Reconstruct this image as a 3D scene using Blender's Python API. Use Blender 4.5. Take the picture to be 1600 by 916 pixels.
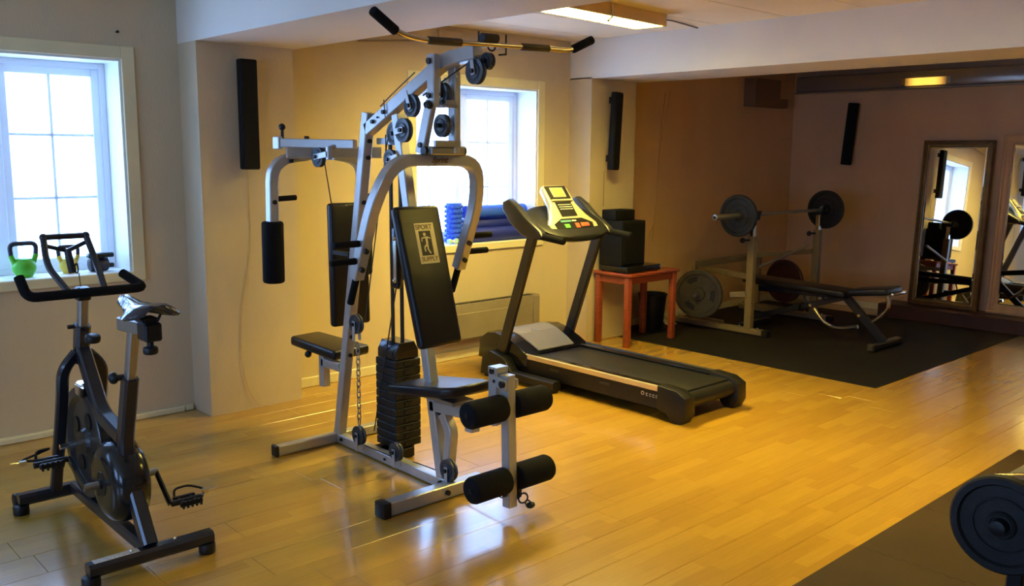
import bpy, bmesh, math, random
from mathutils import Vector, Matrix

for o in list(bpy.data.objects):
    bpy.data.objects.remove(o)
S = bpy.context.scene
COL = S.collection
V = Vector
PI = math.pi

# ------------------------------------------------------------------ camera
EYE = V((0, 0, 1.55))
FPX = 1407.9
YAW, PITCH, ROLL = 0.824327, 0.154454, 0.0083461
_w = V((math.cos(YAW) * math.cos(PITCH), math.sin(YAW) * math.cos(PITCH), -math.sin(PITCH)))
_r0 = V((math.sin(YAW), -math.cos(YAW), 0))
_u0 = _r0.cross(_w)
_r = _r0 * math.cos(ROLL) + _u0 * math.sin(ROLL)
_u = -_r0 * math.sin(ROLL) + _u0 * math.cos(ROLL)
cam = bpy.data.objects.new('camera', bpy.data.cameras.new('camera'))
COL.objects.link(cam)
cam.data.sensor_width = 36
cam.data.lens = FPX / 1600 * 36
cam.data.clip_start = 0.05
mw = Matrix((_r, _u, -_w)).transposed().to_4x4()
mw.translation = EYE
cam.matrix_world = mw
S.camera = cam

# ------------------------------------------------------------------ light
S.view_settings.view_transform = 'Standard'
S.view_settings.look = 'None'
S.view_settings.exposure = 1.0
S.view_settings.gamma = 1
S.view_settings.use_curve_mapping = False
S.cycles.caustics_reflective = False
DAY = (0.30, 0.52, 1.0)
LAMP = (1.0, 0.79, 0.17)
LAMP_POWER = 78.0
WORLD = 6.0
w = bpy.data.worlds.new('overcast sky')
S.world = w
w.use_nodes = True
bg = w.node_tree.nodes['Background']
bg.inputs[0].default_value = (*DAY, 1)
bg.inputs[1].default_value = WORLD

def portal(name, loc, sx, sz):
    l = bpy.data.lights.new(name, 'AREA')
    l.shape = 'RECTANGLE'
    l.size = sx
    l.size_y = sz
    l.cycles.is_portal = True
    o = bpy.data.objects.new(name, l)
    o.location = loc
    o.rotation_euler = (-PI / 2, 0, 0)      # faces -y, into the room
    COL.objects.link(o)
    return o
for x in (1.27, 4.47, -1.33):
    portal('window_portal', (x, 5.60, 1.45), 1.2, 1.2)
for y in (0.3, 2.9):
    portal('window_portal', (-3.42, y, 1.40), 1.5, 1.4).rotation_euler = (-PI / 2, 0, PI / 2)

# ------------------------------------------------------------------ materials
def nd(nt, t, **k):
    n = nt.nodes.new(t)
    for a, b in k.items():
        setattr(n, a, b)
    return n
def mat(name, col, rough=0.5, metal=0.0, noise=0.0, nscale=8.0, bump=0.0, bscale=60.0, coat=0.0, spec=0.5, stretch=(1, 1, 1), emit=None):
    m = bpy.data.materials.new(name)
    m.use_nodes = True
    nt = m.node_tree
    b = nt.nodes['Principled BSDF']
    b.inputs['Roughness'].default_value = rough
    b.inputs['Metallic'].default_value = metal
    b.inputs['Coat Weight'].default_value = coat
    b.inputs['Specular IOR Level'].default_value = spec
    b.inputs['Base Color'].default_value = (*col, 1)
    geo = nd(nt, 'ShaderNodeNewGeometry')
    mp = nd(nt, 'ShaderNodeMapping')
    mp.inputs['Scale'].default_value = stretch
    nt.links.new(geo.outputs['Position'], mp.inputs[0])
    if noise:
        n = nd(nt, 'ShaderNodeTexNoise')
        n.inputs['Scale'].default_value = nscale
        n.inputs['Detail'].default_value = 5
        nt.links.new(mp.outputs[0], n.inputs['Vector'])
        r = nd(nt, 'ShaderNodeMapRange')
        r.inputs['From Min'].default_value = 0.3
        r.inputs['From Max'].default_value = 0.7
        r.inputs['To Min'].default_value = 1 - noise
        r.inputs['To Max'].default_value = 1 + noise
        nt.links.new(n.outputs['Fac'], r.inputs['Value'])
        mx = nd(nt, 'ShaderNodeVectorMath', operation='SCALE')
        mx.inputs[0].default_value = col
        nt.links.new(r.outputs[0], mx.inputs['Scale'])
        nt.links.new(mx.outputs[0], b.inputs['Base Color'])
    if bump:
        n2 = nd(nt, 'ShaderNodeTexNoise')
        n2.inputs['Scale'].default_value = bscale
        n2.inputs['Detail'].default_value = 4
        nt.links.new(mp.outputs[0], n2.inputs['Vector'])
        bp = nd(nt, 'ShaderNodeBump')
        bp.inputs['Strength'].default_value = bump
        bp.inputs['Distance'].default_value = 0.004
        nt.links.new(n2.outputs['Fac'], bp.inputs['Height'])
        nt.links.new(bp.outputs[0], b.inputs['Normal'])
    if emit:
        b.inputs['Emission Color'].default_value = (*emit[0], 1)
        b.inputs['Emission Strength'].default_value = emit[1]
    return m

M = {}
M['wall'] = mat('painted wallpaper', (0.59, 0.49, 0.34), 0.75, noise=0.05, nscale=3, bump=0.35, bscale=90, stretch=(1, 1, 0.35))
M['beam'] = mat('painted plaster beam', (0.78, 0.75, 0.69), 0.7, noise=0.03, nscale=2, bump=0.25, bscale=70)
M['alcove'] = mat('brown wallpaper', (0.70, 0.46, 0.27), 0.75, noise=0.06, nscale=3, bump=0.35, bscale=90, stretch=(1, 1, 0.35))  # wall colour set browner for the alcove
M['ceiling'] = mat('ceiling board', (0.90, 0.80, 0.60), 0.6, noise=0.03, nscale=4, bump=0.2, bscale=40)
M['trim'] = mat('cream painted trim', (0.74, 0.68, 0.46), 0.45, noise=0.04, nscale=6)
M['reveal'] = mat('white painted reveal', (0.85, 0.85, 0.82), 0.5)
M['sash'] = mat('white window frame', (0.80, 0.82, 0.84), 0.35)
M['silver'] = mat('silver grey powder coat', (0.44, 0.435, 0.42), 0.30, metal=0.35, noise=0.04, nscale=25)
M['black'] = mat('black plastic', (0.008, 0.008, 0.009), 0.42, noise=0.15, nscale=30, spec=0.35)
M['vinyl'] = mat('black vinyl', (0.006, 0.006, 0.009), 0.30, bump=0.2, bscale=400, spec=0.38)
M['foam'] = mat('black foam', (0.005, 0.005, 0.006), 0.9, bump=0.5, bscale=300, spec=0.2)
M['pulley'] = mat('dark grey nylon pulley', (0.035, 0.04, 0.05), 0.4)
M['chrome'] = mat('chrome', (0.75, 0.73, 0.70), 0.16, metal=1.0)
M['steel'] = mat('brushed steel', (0.36, 0.35, 0.33), 0.35, metal=0.8)
M['bike'] = mat('dark blue black frame paint', (0.010, 0.012, 0.022), 0.28, coat=0.3, spec=0.4)
M['bikeguard'] = mat('glossy dark guard', (0.008, 0.008, 0.011), 0.2, coat=0.25, spec=0.4)
M['iron'] = mat('black cast iron', (0.012, 0.013, 0.014), 0.5, metal=0.1, noise=0.2, nscale=30, bump=0.3, bscale=150, spec=0.35)
M['ironlight'] = mat('grey cast iron', (0.055, 0.046, 0.030), 0.45, metal=0.4, noise=0.15, nscale=20)
M['cable'] = mat('black cable', (0.015, 0.015, 0.015), 0.5)
M['redwood'] = mat('red stained wood', (0.26, 0.052, 0.022), 0.35, noise=0.25, nscale=14, stretch=(1, 1, 6))
M['mat'] = mat('black rubber mat', (0.009, 0.008, 0.0075), 0.65, noise=0.25, nscale=2.2, bump=0.3, bscale=250, spec=0.25)
M['tile'] = mat('brown grey foam tile', (0.055, 0.034, 0.020), 0.75, noise=0.12, nscale=3, bump=0.4, bscale=200, spec=0.2)
M['speaker'] = mat('black speaker cloth', (0.004, 0.0045, 0.0055), 0.7, bump=0.3, bscale=500, spec=0.2)
M['bronze'] = mat('dark bronze frame', (0.15, 0.085, 0.03), 0.32, metal=0.6, noise=0.2, nscale=15)
M['gold'] = mat('gold painted line', (0.5, 0.33, 0.11), 0.3, metal=0.8)
M['pinewood'] = mat('light brown wooden frame', (0.62, 0.37, 0.17), 0.42, noise=0.12, nscale=12, stretch=(1, 1, 0.2))
M['mirror'] = mat('mirror glass', (0.90, 0.91, 0.90), 0.015, metal=1.0)
M['step'] = mat('dark red brown step', (0.040, 0.014, 0.010), 0.4, noise=0.2, nscale=8)
M['green'] = mat('green rubber kettlebell', (0.10, 0.52, 0.03), 0.45)
M['yellow'] = mat('yellow rubber kettlebell', (0.72, 0.52, 0.05), 0.45)
M['greyhandle'] = mat('dark grey handle', (0.02, 0.018, 0.04), 0.4)
M['blue'] = mat('blue foam', (0.02, 0.10, 0.90), 0.6, bump=0.3, bscale=150)
M['navy'] = mat('navy blue foam', (0.010, 0.022, 0.30), 0.6, bump=0.3, bscale=150)
M['heater'] = mat('grey brown heater', (0.27, 0.22, 0.165), 0.4, noise=0.1, nscale=6)
M['duct'] = mat('glossy grey duct', (0.30, 0.28, 0.26), 0.22, metal=0.5)
M['wire'] = mat('pale wire', (0.55, 0.36, 0.19), 0.5)
M['darkwire'] = mat('brown wire', (0.16, 0.10, 0.05), 0.5)
M['white'] = mat('white plastic', (0.8, 0.78, 0.74), 0.4)
M['label'] = mat('pale sticker', (0.50, 0.50, 0.50), 0.4, noise=0.3, nscale=120)
M['badge'] = mat('gold grey badge', (0.50, 0.44, 0.30), 0.4, metal=0.3)
M['belt'] = mat('treadmill belt', (0.012, 0.012, 0.013), 0.40, noise=0.15, nscale=40, bump=0.3, bscale=300, spec=0.4)
M['rail'] = mat('champagne side rail', (0.72, 0.62, 0.42), 0.25, metal=0.5)
M['tmgrey'] = mat('graphite upright', (0.045, 0.045, 0.048), 0.3, metal=0.5)
M['tmsilver'] = mat('silver hood cover', (0.72, 0.68, 0.55), 0.30, metal=0.35)
M['console'] = mat('pale gold console', (0.50, 0.46, 0.32), 0.3, metal=0.25)
M['screen'] = mat('yellow green screen', (0.27, 0.25, 0.10), 0.2)
M['redbtn'] = mat('red button', (0.55, 0.10, 0.05), 0.35)
M['greenbtn'] = mat('green button', (0.10, 0.36, 0.07), 0.35)
M['tealbtn'] = mat('teal label', (0.10, 0.28, 0.30), 0.35)
M['saddle'] = mat('dark glossy saddle', (0.03, 0.035, 0.055), 0.2, coat=0.4)
M['rack'] = mat('beige grey rack paint', (0.25, 0.19, 0.10), 0.35, metal=0.2, noise=0.1, nscale=10)
M['ply'] = mat('red speckled steel', (0.045, 0.012, 0.010), 0.4)
M['lampbody'] = mat('warm cream lamp housing', (0.70, 0.50, 0.22), 0.5)
M['brass'] = mat('copper tinted chrome', (0.60, 0.53, 0.45), 0.22, metal=1.0)
M['fin'] = mat('grey white louvre', (0.5, 0.5, 0.48), 0.5)
M['brownbox'] = mat('dark brown board', (0.16, 0.10, 0.055), 0.6)
M['pink'] = mat('pink vinyl', (0.55, 0.12, 0.25), 0.4)
M['mint'] = mat('mint vinyl', (0.35, 0.60, 0.48), 0.4)

def glow(name, col, s):
    m = bpy.data.materials.new(name)
    m.use_nodes = True
    b = m.node_tree.nodes['Principled BSDF']
    b.inputs['Base Color'].default_value = (0.8, 0.8, 0.8, 1)
    b.inputs['Emission Color'].default_value = (*col, 1)
    b.inputs['Emission Strength'].default_value = s
    return m
M['diffuser_dim'] = glow('lit dimmer diffuser', LAMP, LAMP_POWER * 0.6)
M['diffuser'] = glow('lit prismatic diffuser', LAMP, LAMP_POWER)

def glass_mat():
    m = bpy.data.materials.new('window glass')
    m.use_nodes = True
    nt = m.node_tree
    nt.nodes.clear()
    out = nd(nt, 'ShaderNodeOutputMaterial')
    mix = nd(nt, 'ShaderNodeMixShader')
    tr = nd(nt, 'ShaderNodeBsdfTransparent')
    gl = nd(nt, 'ShaderNodeBsdfGlossy')
    gl.inputs['Roughness'].default_value = 0.02
    mix.inputs[0].default_value = 0.05
    nt.links.new(tr.outputs[0], mix.inputs[1])
    nt.links.new(gl.outputs[0], mix.inputs[2])
    nt.links.new(mix.outputs[0], out.inputs[0])
    return m
M['glass'] = glass_mat()

def sash_mat():
    m = M['sash']
    nt = m.node_tree
    b = nt.nodes['Principled BSDF']
    out = nt.nodes['Material Output']
    tl = nd(nt, 'ShaderNodeBsdfTranslucent')
    tl.inputs[0].default_value = (0.9, 0.9, 0.9, 1)
    mx = nd(nt, 'ShaderNodeMixShader')
    mx.inputs[0].default_value = 0.30
    nt.links.new(b.outputs[0], mx.inputs[1])
    nt.links.new(tl.outputs[0], mx.inputs[2])
    nt.links.new(mx.outputs[0], out.inputs[0])
sash_mat()

def floor_mat():
    m = bpy.data.materials.new('beech laminate strip floor')
    m.use_nodes = True
    nt = m.node_tree
    L = nt.links.new
    b = nt.nodes['Principled BSDF']
    geo = nd(nt, 'ShaderNodeNewGeometry')
    sep = nd(nt, 'ShaderNodeSeparateXYZ')
    L(geo.outputs['Position'], sep.inputs[0])
    def math_(op, a, c=None):
        n = nd(nt, 'ShaderNodeMath', operation=op)
        for i, v in enumerate((a, c)):
            if v is None:
                continue
            if isinstance(v, (int, float)):
                n.inputs[i].default_value = v
            else:
                L(v, n.inputs[i])
        return n.outputs[0]
    ys = math_('DIVIDE', sep.outputs['Y'], 0.064)
    row = math_('FLOOR', ys)
    wn = nd(nt, 'ShaderNodeTexWhiteNoise', noise_dimensions='1D')
    L(row, wn.inputs['W'])
    xs = math_('ADD', math_('DIVIDE', sep.outputs['X'], 0.42), math_('MULTIPLY', wn.outputs['Value'], 7.3))
    blk = math_('FLOOR', xs)
    cmb = nd(nt, 'ShaderNodeCombineXYZ')
    L(row, cmb.inputs[0])
    L(blk, cmb.inputs[1])
    wn2 = nd(nt, 'ShaderNodeTexWhiteNoise', noise_dimensions='3D')
    L(cmb.outputs[0], wn2.inputs['Vector'])
    ramp = nd(nt, 'ShaderNodeValToRGB')
    e = ramp.color_ramp.elements
    e[0].color = (0.455, 0.245, 0.034, 1)
    e[1].color = (0.535, 0.308, 0.040, 1)
    e.new(0.5).color = (0.49, 0.275, 0.036, 1)
    L(wn2.outputs['Value'], ramp.inputs[0])
    mp = nd(nt, 'ShaderNodeMapping')
    mp.inputs['Scale'].default_value = (3, 60, 1)
    L(geo.outputs['Position'], mp.inputs[0])
    gn = nd(nt, 'ShaderNodeTexNoise')
    gn.inputs['Scale'].default_value = 1.5
    gn.inputs['Detail'].default_value = 6
    L(mp.outputs[0], gn.inputs['Vector'])
    mr = nd(nt, 'ShaderNodeMapRange')
    mr.inputs['To Min'].default_value = 0.86
    mr.inputs['To Max'].default_value = 1.14
    L(gn.outputs['Fac'], mr.inputs['Value'])
    # thin joints between the strips and blocks
    fy = math_('FRACT', ys)
    fx = math_('FRACT', xs)
    ey = math_('MINIMUM', fy, math_('SUBTRACT', 1.0, fy))
    ex = math_('MULTIPLY', math_('MINIMUM', fx, math_('SUBTRACT', 1.0, fx)), 6.5)
    jt = nd(nt, 'ShaderNodeMapRange')
    jt.inputs['From Max'].default_value = 0.02
    jt.inputs['To Min'].default_value = 0.86
    L(math_('MINIMUM', ex, ey), jt.inputs['Value'])
    sc = nd(nt, 'ShaderNodeVectorMath', operation='SCALE')
    L(ramp.outputs[0], sc.inputs[0])
    L(math_('MULTIPLY', mr.outputs[0], jt.outputs[0]), sc.inputs['Scale'])
    L(sc.outputs[0], b.inputs['Base Color'])
    b.inputs['Roughness'].default_value = 0.27
    b.inputs['Specular IOR Level'].default_value = 0.5
    b.inputs['Coat Weight'].default_value = 0.8
    b.inputs['Coat Roughness'].default_value = 0.13
    return m
M['floor'] = floor_mat()

# ------------------------------------------------------------------ mesh helpers
class MB:
    def __init__(self):
        self.bm = bmesh.new()
    def box(self, lo, hi, bev=0.0, seg=1):
        lo, hi = V(lo), V(hi)
        c = (lo + hi) / 2
        s = hi - lo
        return self.obox(Matrix.Translation(c), s, bev, seg)
    def obox(self, mx, s, bev=0.0, seg=1, taper=None):
        b2 = bmesh.new()
        bmesh.ops.create_cube(b2, size=1)
        for v in b2.verts:
            v.co = V((v.co.x * s[0], v.co.y * s[1], v.co.z * s[2]))
            if taper:
                taper(v.co)
        if bev:
            bmesh.ops.bevel(b2, geom=b2.edges[:], offset=bev, segments=seg, profile=0.5, affect='EDGES')
        b2.transform(mx)
        self._merge(b2)
        return self
    def _merge(self, b2):
        me = bpy.data.meshes.new('tmp')
        b2.to_mesh(me)
        b2.free()
        self.bm.from_mesh(me)
        bpy.data.meshes.remove(me)
    def prism(self, poly, d, bev=0.0, seg=1):
        """closed polygon (list of 3D points) pushed along the vector d"""
        b2 = bmesh.new()
        d = V(d)
        a = [b2.verts.new(V(p)) for p in poly]
        b = [b2.verts.new(V(p) + d) for p in poly]
        n = len(poly)
        b2.faces.new(a)
        b2.faces.new(b[::-1])
        for i in range(n):
            b2.faces.new((a[i], b[i], b[(i + 1) % n], a[(i + 1) % n]))
        bmesh.ops.recalc_face_normals(b2, faces=b2.faces[:])
        if bev:
            ed = [e for e in b2.edges if not (abs((e.verts[0].co - e.verts[1].co).normalized().dot(d.normalized())) > 0.99)]
            bmesh.ops.bevel(b2, geom=ed, offset=bev, segments=seg, profile=0.5, affect='EDGES')
        self._merge(b2)
        return self
    def sweep(self, pts, prof, up=None, closed=False):
        pts = [V(p) for p in pts]
        n = len(pts)
        if up is None:
            nrm = V((0, 0, 0))
            for i in range(1, n - 1):
                nrm += (pts[i] - pts[i - 1]).cross(pts[i + 1] - pts[i])
            if nrm.length < 1e-6:
                t = (pts[-1] - pts[0]).normalized()
                up = V((0, 0, 1)) if abs(t.z) < 0.9 else V((0, 1, 0))
            else:
                up = nrm.normalized()
        up = V(up)
        rings = []
        for i in range(n):
            if closed:
                a = (pts[i] - pts[i - 1]).normalized()
                b = (pts[(i + 1) % n] - pts[i]).normalized()
            else:
                a = (pts[i] - pts[i - 1]).normalized() if i else (pts[1] - pts[0]).normalized()
                b = (pts[i + 1] - pts[i]).normalized() if i < n - 1 else a
            t = (a + b)
            t = t.normalized() if t.length > 1e-6 else a
            side = t.cross(up)
            if side.length < 1e-4:
                side = t.cross(V((0.3, 1, 0.2)))
            side.normalize()
            nn = side.cross(t).normalized()
            k = 1 / max(0.4, math.sqrt(max(0.0, (1 + a.dot(b)) / 2)))
            rings.append([self.bm.verts.new(pts[i] + side * (p[0] * k) + nn * p[1]) for p in prof])
        m = len(prof)
        rng = range(n) if closed else range(n - 1)
        for i in rng:
            r0, r1 = rings[i], rings[(i + 1) % n]
            for j in range(m):
                self.bm.faces.new((r0[j], r0[(j + 1) % m], r1[(j + 1) % m], r1[j]))
        if not closed:
            self.bm.faces.new(rings[0][::-1])
            self.bm.faces.new(rings[-1])
        return self
    def rect(self, pts, w, h, up=None, fil=0.0, c=0.004):
        """square tube: w across (in the side direction), h along up"""
        w2, h2 = w / 2, h / 2
        prof = [(-w2 + c, -h2), (w2 - c, -h2), (w2, -h2 + c), (w2, h2 - c), (w2 - c, h2), (-w2 + c, h2), (-w2, h2 - c), (-w2, -h2 + c)]
        if fil:
            pts = fillet(pts, fil)
        return self.sweep(pts, prof, up)
    def tube(self, pts, r, n=10, fil=0.0, closed=False, up=None):
        prof = [(r * math.cos(2 * PI * i / n), r * math.sin(2 * PI * i / n)) for i in range(n)]
        if fil:
            pts = fillet(pts, fil)
        return self.sweep(pts, prof, up, closed)
    def lathe(self, o, ax, prof, n=24):
        """profile (distance along the axis, radius)"""
        o, ax = V(o), V(ax).normalized()
        s = ax.cross(V((0, 0, 1)))
        if s.length < 1e-3:
            s = V((1, 0, 0))
        s.normalize()
        t = ax.cross(s)
        rings = []
        for d, r in prof:
            if r < 1e-5:
                rings.append([self.bm.verts.new(o + ax * d)])
            else:
                rings.append([self.bm.verts.new(o + ax * d + (s * math.cos(2 * PI * i / n) + t * math.sin(2 * PI * i / n)) * r) for i in range(n)])
        for a, b in zip(rings, rings[1:]):
            for i in range(n):
                j = (i + 1) % n
                if len(a) == 1 and len(b) == 1:
                    continue
                if len(a) == 1:
                    self.bm.faces.new((a[0], b[j], b[i]))
                elif len(b) == 1:
                    self.bm.faces.new((a[i], a[j], b[0]))
                else:
                    self.bm.faces.new((a[i], a[j], b[j], b[i]))
        if len(rings[0]) > 1:
            self.bm.faces.new(rings[0][::-1])
        if len(rings[-1]) > 1:
            self.bm.faces.new(rings[-1])
        return self
    def cyl(self, a, b, r, n=16, bev=0.0):
        a, b = V(a), V(b)
        L = (b - a).length
        bev = min(bev, L / 2.1, r * 0.9)
        prof = [(0, r - bev), (bev * 0.3, r - bev * 0.3), (bev, r), (L - bev, r), (L - bev * 0.3, r - bev * 0.3), (L, r - bev)] if bev else [(0, r), (L, r)]
        return self.lathe(a, b - a, prof, n)
    def torus(self, o, ax, R, r, n=28, m=8):
        ax = V(ax).normalized()
        s = ax.cross(V((0, 0, 1)))
        if s.length < 1e-3:
            s = V((1, 0, 0))
        s.normalize()
        t = ax.cross(s)
        pts = [V(o) + (s * math.cos(2 * PI * i / n) + t * math.sin(2 * PI * i / n)) * R for i in range(n)]
        return self.tube(pts, r, m, closed=True, up=ax)
    def ball(self, o, r, sc=(1, 1, 1), n=16):
        mx = Matrix.Translation(V(o)) @ Matrix.Diagonal((r * sc[0], r * sc[1], r * sc[2], 1))
        bmesh.ops.create_uvsphere(self.bm, u_segments=n, v_segments=max(6, n // 2), radius=1, matrix=mx)
        return self

def fillet(pts, r, k=5):
    pts = [V(p) for p in pts]
    out = [pts[0]]
    for i in range(1, len(pts) - 1):
        p, a, b = pts[i], pts[i - 1], pts[i + 1]
        da, db = (a - p), (b - p)
        q = min(r, da.length * 0.49, db.length * 0.49)
        s, e = p + da.normalized() * q, p + db.normalized() * q
        for j in range(k + 1):
            t = j / k
            out.append(s * (1 - t) ** 2 + p * 2 * t * (1 - t) + e * t * t)
    out.append(pts[-1])
    return out

def thing(name, label, cat, loc, group=None, kind=None):
    o = bpy.data.objects.new(name, None)
    o.empty_display_size = 0.1
    COL.objects.link(o)
    o.location = loc
    o['label'] = label
    o['category'] = cat
    if group:
        o['group'] = group
    if kind:
        o['kind'] = kind
    return o

def origin_of(o):
    v = V((0, 0, 0))
    while o:
        v += V(o.location)
        o = o.parent
    return v

WHOLE = ('side_lettering', 'casing', 'window_frame', 'badge_figure', 'lettering', 'hook', 'adjuster_wire', 'louvre')
def clusters(bm, tol=0.003):
    seen, isl = set(), []
    for v in bm.verts:
        if v.index in seen:
            continue
        st_, grp = [v], []
        seen.add(v.index)
        while st_:
            a = st_.pop(); grp.append(a)
            for e in a.link_edges:
                b = e.other_vert(a)
                if b.index not in seen:
                    seen.add(b.index); st_.append(b)
        lo = [min(q.co[i] for q in grp) - tol for i in range(3)]
        hi = [max(q.co[i] for q in grp) + tol for i in range(3)]
        isl.append([lo, hi, grp])
    ch = True
    while ch:
        ch = False
        for i in range(len(isl)):
            for j in range(i + 1, len(isl)):
                a, b = isl[i], isl[j]
                if all(a[0][k] <= b[1][k] and b[0][k] <= a[1][k] for k in range(3)):
                    a[0] = [min(a[0][k], b[0][k]) for k in range(3)]; a[1] = [max(a[1][k], b[1][k]) for k in range(3)]
                    a[2] += b[2]; isl.pop(j); ch = True
                    break
            if ch:
                break
    return isl

def part(mb, name, m, parent=None, label=None, smooth=35, kind=None, keepn=False):
    if parent and not kind and name not in WHOLE:
        mb.bm.verts.index_update()
        cl = clusters(mb.bm)
        if len(cl) > 1:
            ids = [set(q.index for q in c[2]) for c in cl]
            outs = []
            for k, keep in enumerate(ids):
                b2 = MB(); b2.bm.free(); b2.bm = mb.bm.copy()
                bmesh.ops.delete(b2.bm, geom=[q for q in b2.bm.verts if q.index not in keep], context='VERTS')
                outs.append(part1(b2, name, m, parent, label, smooth, kind, keepn))
            mb.bm.free()
            return outs[0]
    return part1(mb, name, m, parent, label, smooth, kind, keepn)

def part1(mb, name, m, parent=None, label=None, smooth=35, kind=None, keepn=False):
    me = bpy.data.meshes.new(name)
    if not keepn:
        bmesh.ops.recalc_face_normals(mb.bm, faces=mb.bm.faces[:])
    off = origin_of(parent) if parent else V((0, 0, 0))
    if off.length:
        bmesh.ops.translate(mb.bm, verts=mb.bm.verts[:], vec=-off)
    mb.bm.to_mesh(me)
    mb.bm.free()
    o = bpy.data.objects.new(name, me)
    COL.objects.link(o)
    for mm in (m if isinstance(m, (list, tuple)) else [m]):
        me.materials.append(M[mm] if isinstance(mm, str) else mm)
    if smooth:
        me.polygons.foreach_set('use_smooth', [True] * len(me.polygons))
        me.set_sharp_from_angle(angle=math.radians(smooth))
    if parent:
        o.parent = parent
    if label:
        o['label'] = label
    if kind:
        o['kind'] = kind
    return o

def single(mb, name, m, label, cat, loc, group=None, smooth=35):
    """a thing that is one mesh, its origin at its base"""
    bmesh.ops.translate(mb.bm, verts=mb.bm.verts[:], vec=-V(loc))
    o = part(mb, name, m, None, label, smooth)
    o.location = loc
    o['category'] = cat
    if group:
        o['group'] = group
    return o

def struct(mb, name, m, parent=None, smooth=0, label=None, cat=None):
    o = part(mb, name, m, parent, label, smooth)
    if not parent:
        o['kind'] = 'structure'
        if cat:
            o['category'] = cat
    return o

def copy_tree(o, parent=None):
    c = o.copy()
    COL.objects.link(c)
    c.parent = parent
    for ch in list(o.children):
        copy_tree(ch, c)
    return c

def text(body, size, mx, name, m, parent, extrude=0.0006, font_bold=0.0):
    cu = bpy.data.curves.new(name, 'FONT')
    cu.body = body
    cu.size = size
    cu.extrude = extrude
    cu.offset = font_bold
    cu.align_x = 'CENTER'
    cu.align_y = 'CENTER'
    tmp = bpy.data.objects.new('tmp_text', cu)
    COL.objects.link(tmp)
    dg = bpy.context.evaluated_depsgraph_get()
    me = bpy.data.meshes.new_from_object(tmp.evaluated_get(dg))
    bpy.data.objects.remove(tmp)
    me.name = name
    mx2 = Matrix.Translation(-origin_of(parent)) @ mx
    me.transform(mx2)
    me.materials.clear()
    me.materials.append(M[m])
    o = bpy.data.objects.new(name, me)
    COL.objects.link(o)
    o.parent = parent
    return o

def frame_mx(o, x, y):
    """matrix with local x, y along the given directions"""
    x = V(x).normalized()
    z = x.cross(V(y)).normalized()
    y = z.cross(x)
    m = Matrix((x, y, z)).transposed().to_4x4()
    m.translation = V(o)
    return m

# ------------------------------------------------------------------ room shell
YW = 5.20          # window wall
YP = 4.96          # pillar fronts
XM = 8.90          # mirror wall
ZS = 2.15          # beam soffits
ZC = 2.44          # ceiling
X0, Y0 = -3.2, -2.6
P1 = (2.19, 2.785)
P2 = (5.434, 5.984)
WIN = [(0.68, 1.865), (3.87, 5.065), (-1.92, -0.735)]   # clear openings along x
WZ = (0.868, 2.04)

m = MB()
xs = [X0]
for a, b in sorted(WIN):
    xs += [a, b]
xs.append(XM + 0.2)
for i in range(0, len(xs), 2):
    m.box((xs[i], YW, -0.1), (xs[i + 1], YW + 0.36, ZC + 0.1))
for a, b in WIN:
    m.box((a, YW, -0.1), (b, YW + 0.36, WZ[0] - 0.03))
    m.box((a, YW, WZ[1]), (b, YW + 0.36, ZC + 0.1))
struct(m, 'wall_back', 'wall')
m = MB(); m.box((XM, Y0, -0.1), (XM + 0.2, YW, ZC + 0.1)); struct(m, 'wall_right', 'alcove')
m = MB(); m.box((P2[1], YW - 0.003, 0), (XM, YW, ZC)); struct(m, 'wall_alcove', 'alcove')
LWIN = [(-0.45, 1.05), (2.15, 3.65)]     # two windows out of view in the left wall
LZ = (0.70, 2.10)
m = MB()
for a, b in ((Y0, LWIN[0][0]), (LWIN[0][1], LWIN[1][0]), (LWIN[1][1], YW + 0.36)):
    m.box((X0 - 0.2, a, -0.1), (X0, b, ZC + 0.1))
for a, b in LWIN:
    m.box((X0 - 0.2, a, -0.1), (X0, b, LZ[0])); m.box((X0 - 0.2, a, LZ[1]), (X0, b, ZC + 0.1))
struct(m, 'wall_left', 'wall')
for k, (a, b) in enumerate(LWIN):
    wr = bpy.data.objects.new('window_%d' % (k + 4), None)
    COL.objects.link(wr); wr['kind'] = 'structure'; wr.location = (X0, a, LZ[0])
    m = MB(); c = (a + b) / 2
    for lo, hi in (((a, LZ[0]), (a + .05, LZ[1])), ((b - .05, LZ[0]), (b, LZ[1])), ((c - .03, LZ[0] + .05), (c + .03, LZ[1] - .05)), ((a + .05, LZ[0]), (b - .05, LZ[0] + .05)), ((a + .05, LZ[1] - .05), (b - .05, LZ[1]))):
        m.box((X0 - 0.14, lo[0], lo[1]), (X0 - 0.08, hi[0], hi[1]), 0.004)
    part(m, 'window_frame', 'sash', wr, smooth=30)
    for p, q in ((a + .05, c - .03), (c + .03, b - .05)):
        m = MB(); m.box((X0 - 0.115, p, LZ[0] + .05), (X0 - 0.111, q, LZ[1] - .05)); part(m, 'pane', 'glass', wr, smooth=0)
m = MB(); m.box((X0, Y0 - 0.2, -0.1), (XM, Y0, ZC + 0.1)); struct(m, 'wall_front', 'wall')
# pillars and beams
m = MB(); m.box((P1[0], YP, 0), (P1[1], YW, ZS)); struct(m, 'wall_pillar_left', 'wall')
m = MB(); m.box((P2[0], YP, 0), (P2[1], YW, ZS)); struct(m, 'wall_pillar_right', 'wall')
m = MB(); m.box((P1[0], Y0, ZS), (P1[1] + 0.02, YW, ZC + 0.05)); struct(m, 'ceiling_beam_left', 'beam')
m = MB(); m.box((P2[0], Y0, ZS - 0.01), (P2[1] + 0.07, YW, ZC + 0.05)); struct(m, 'ceiling_beam_right', 'beam')

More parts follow.
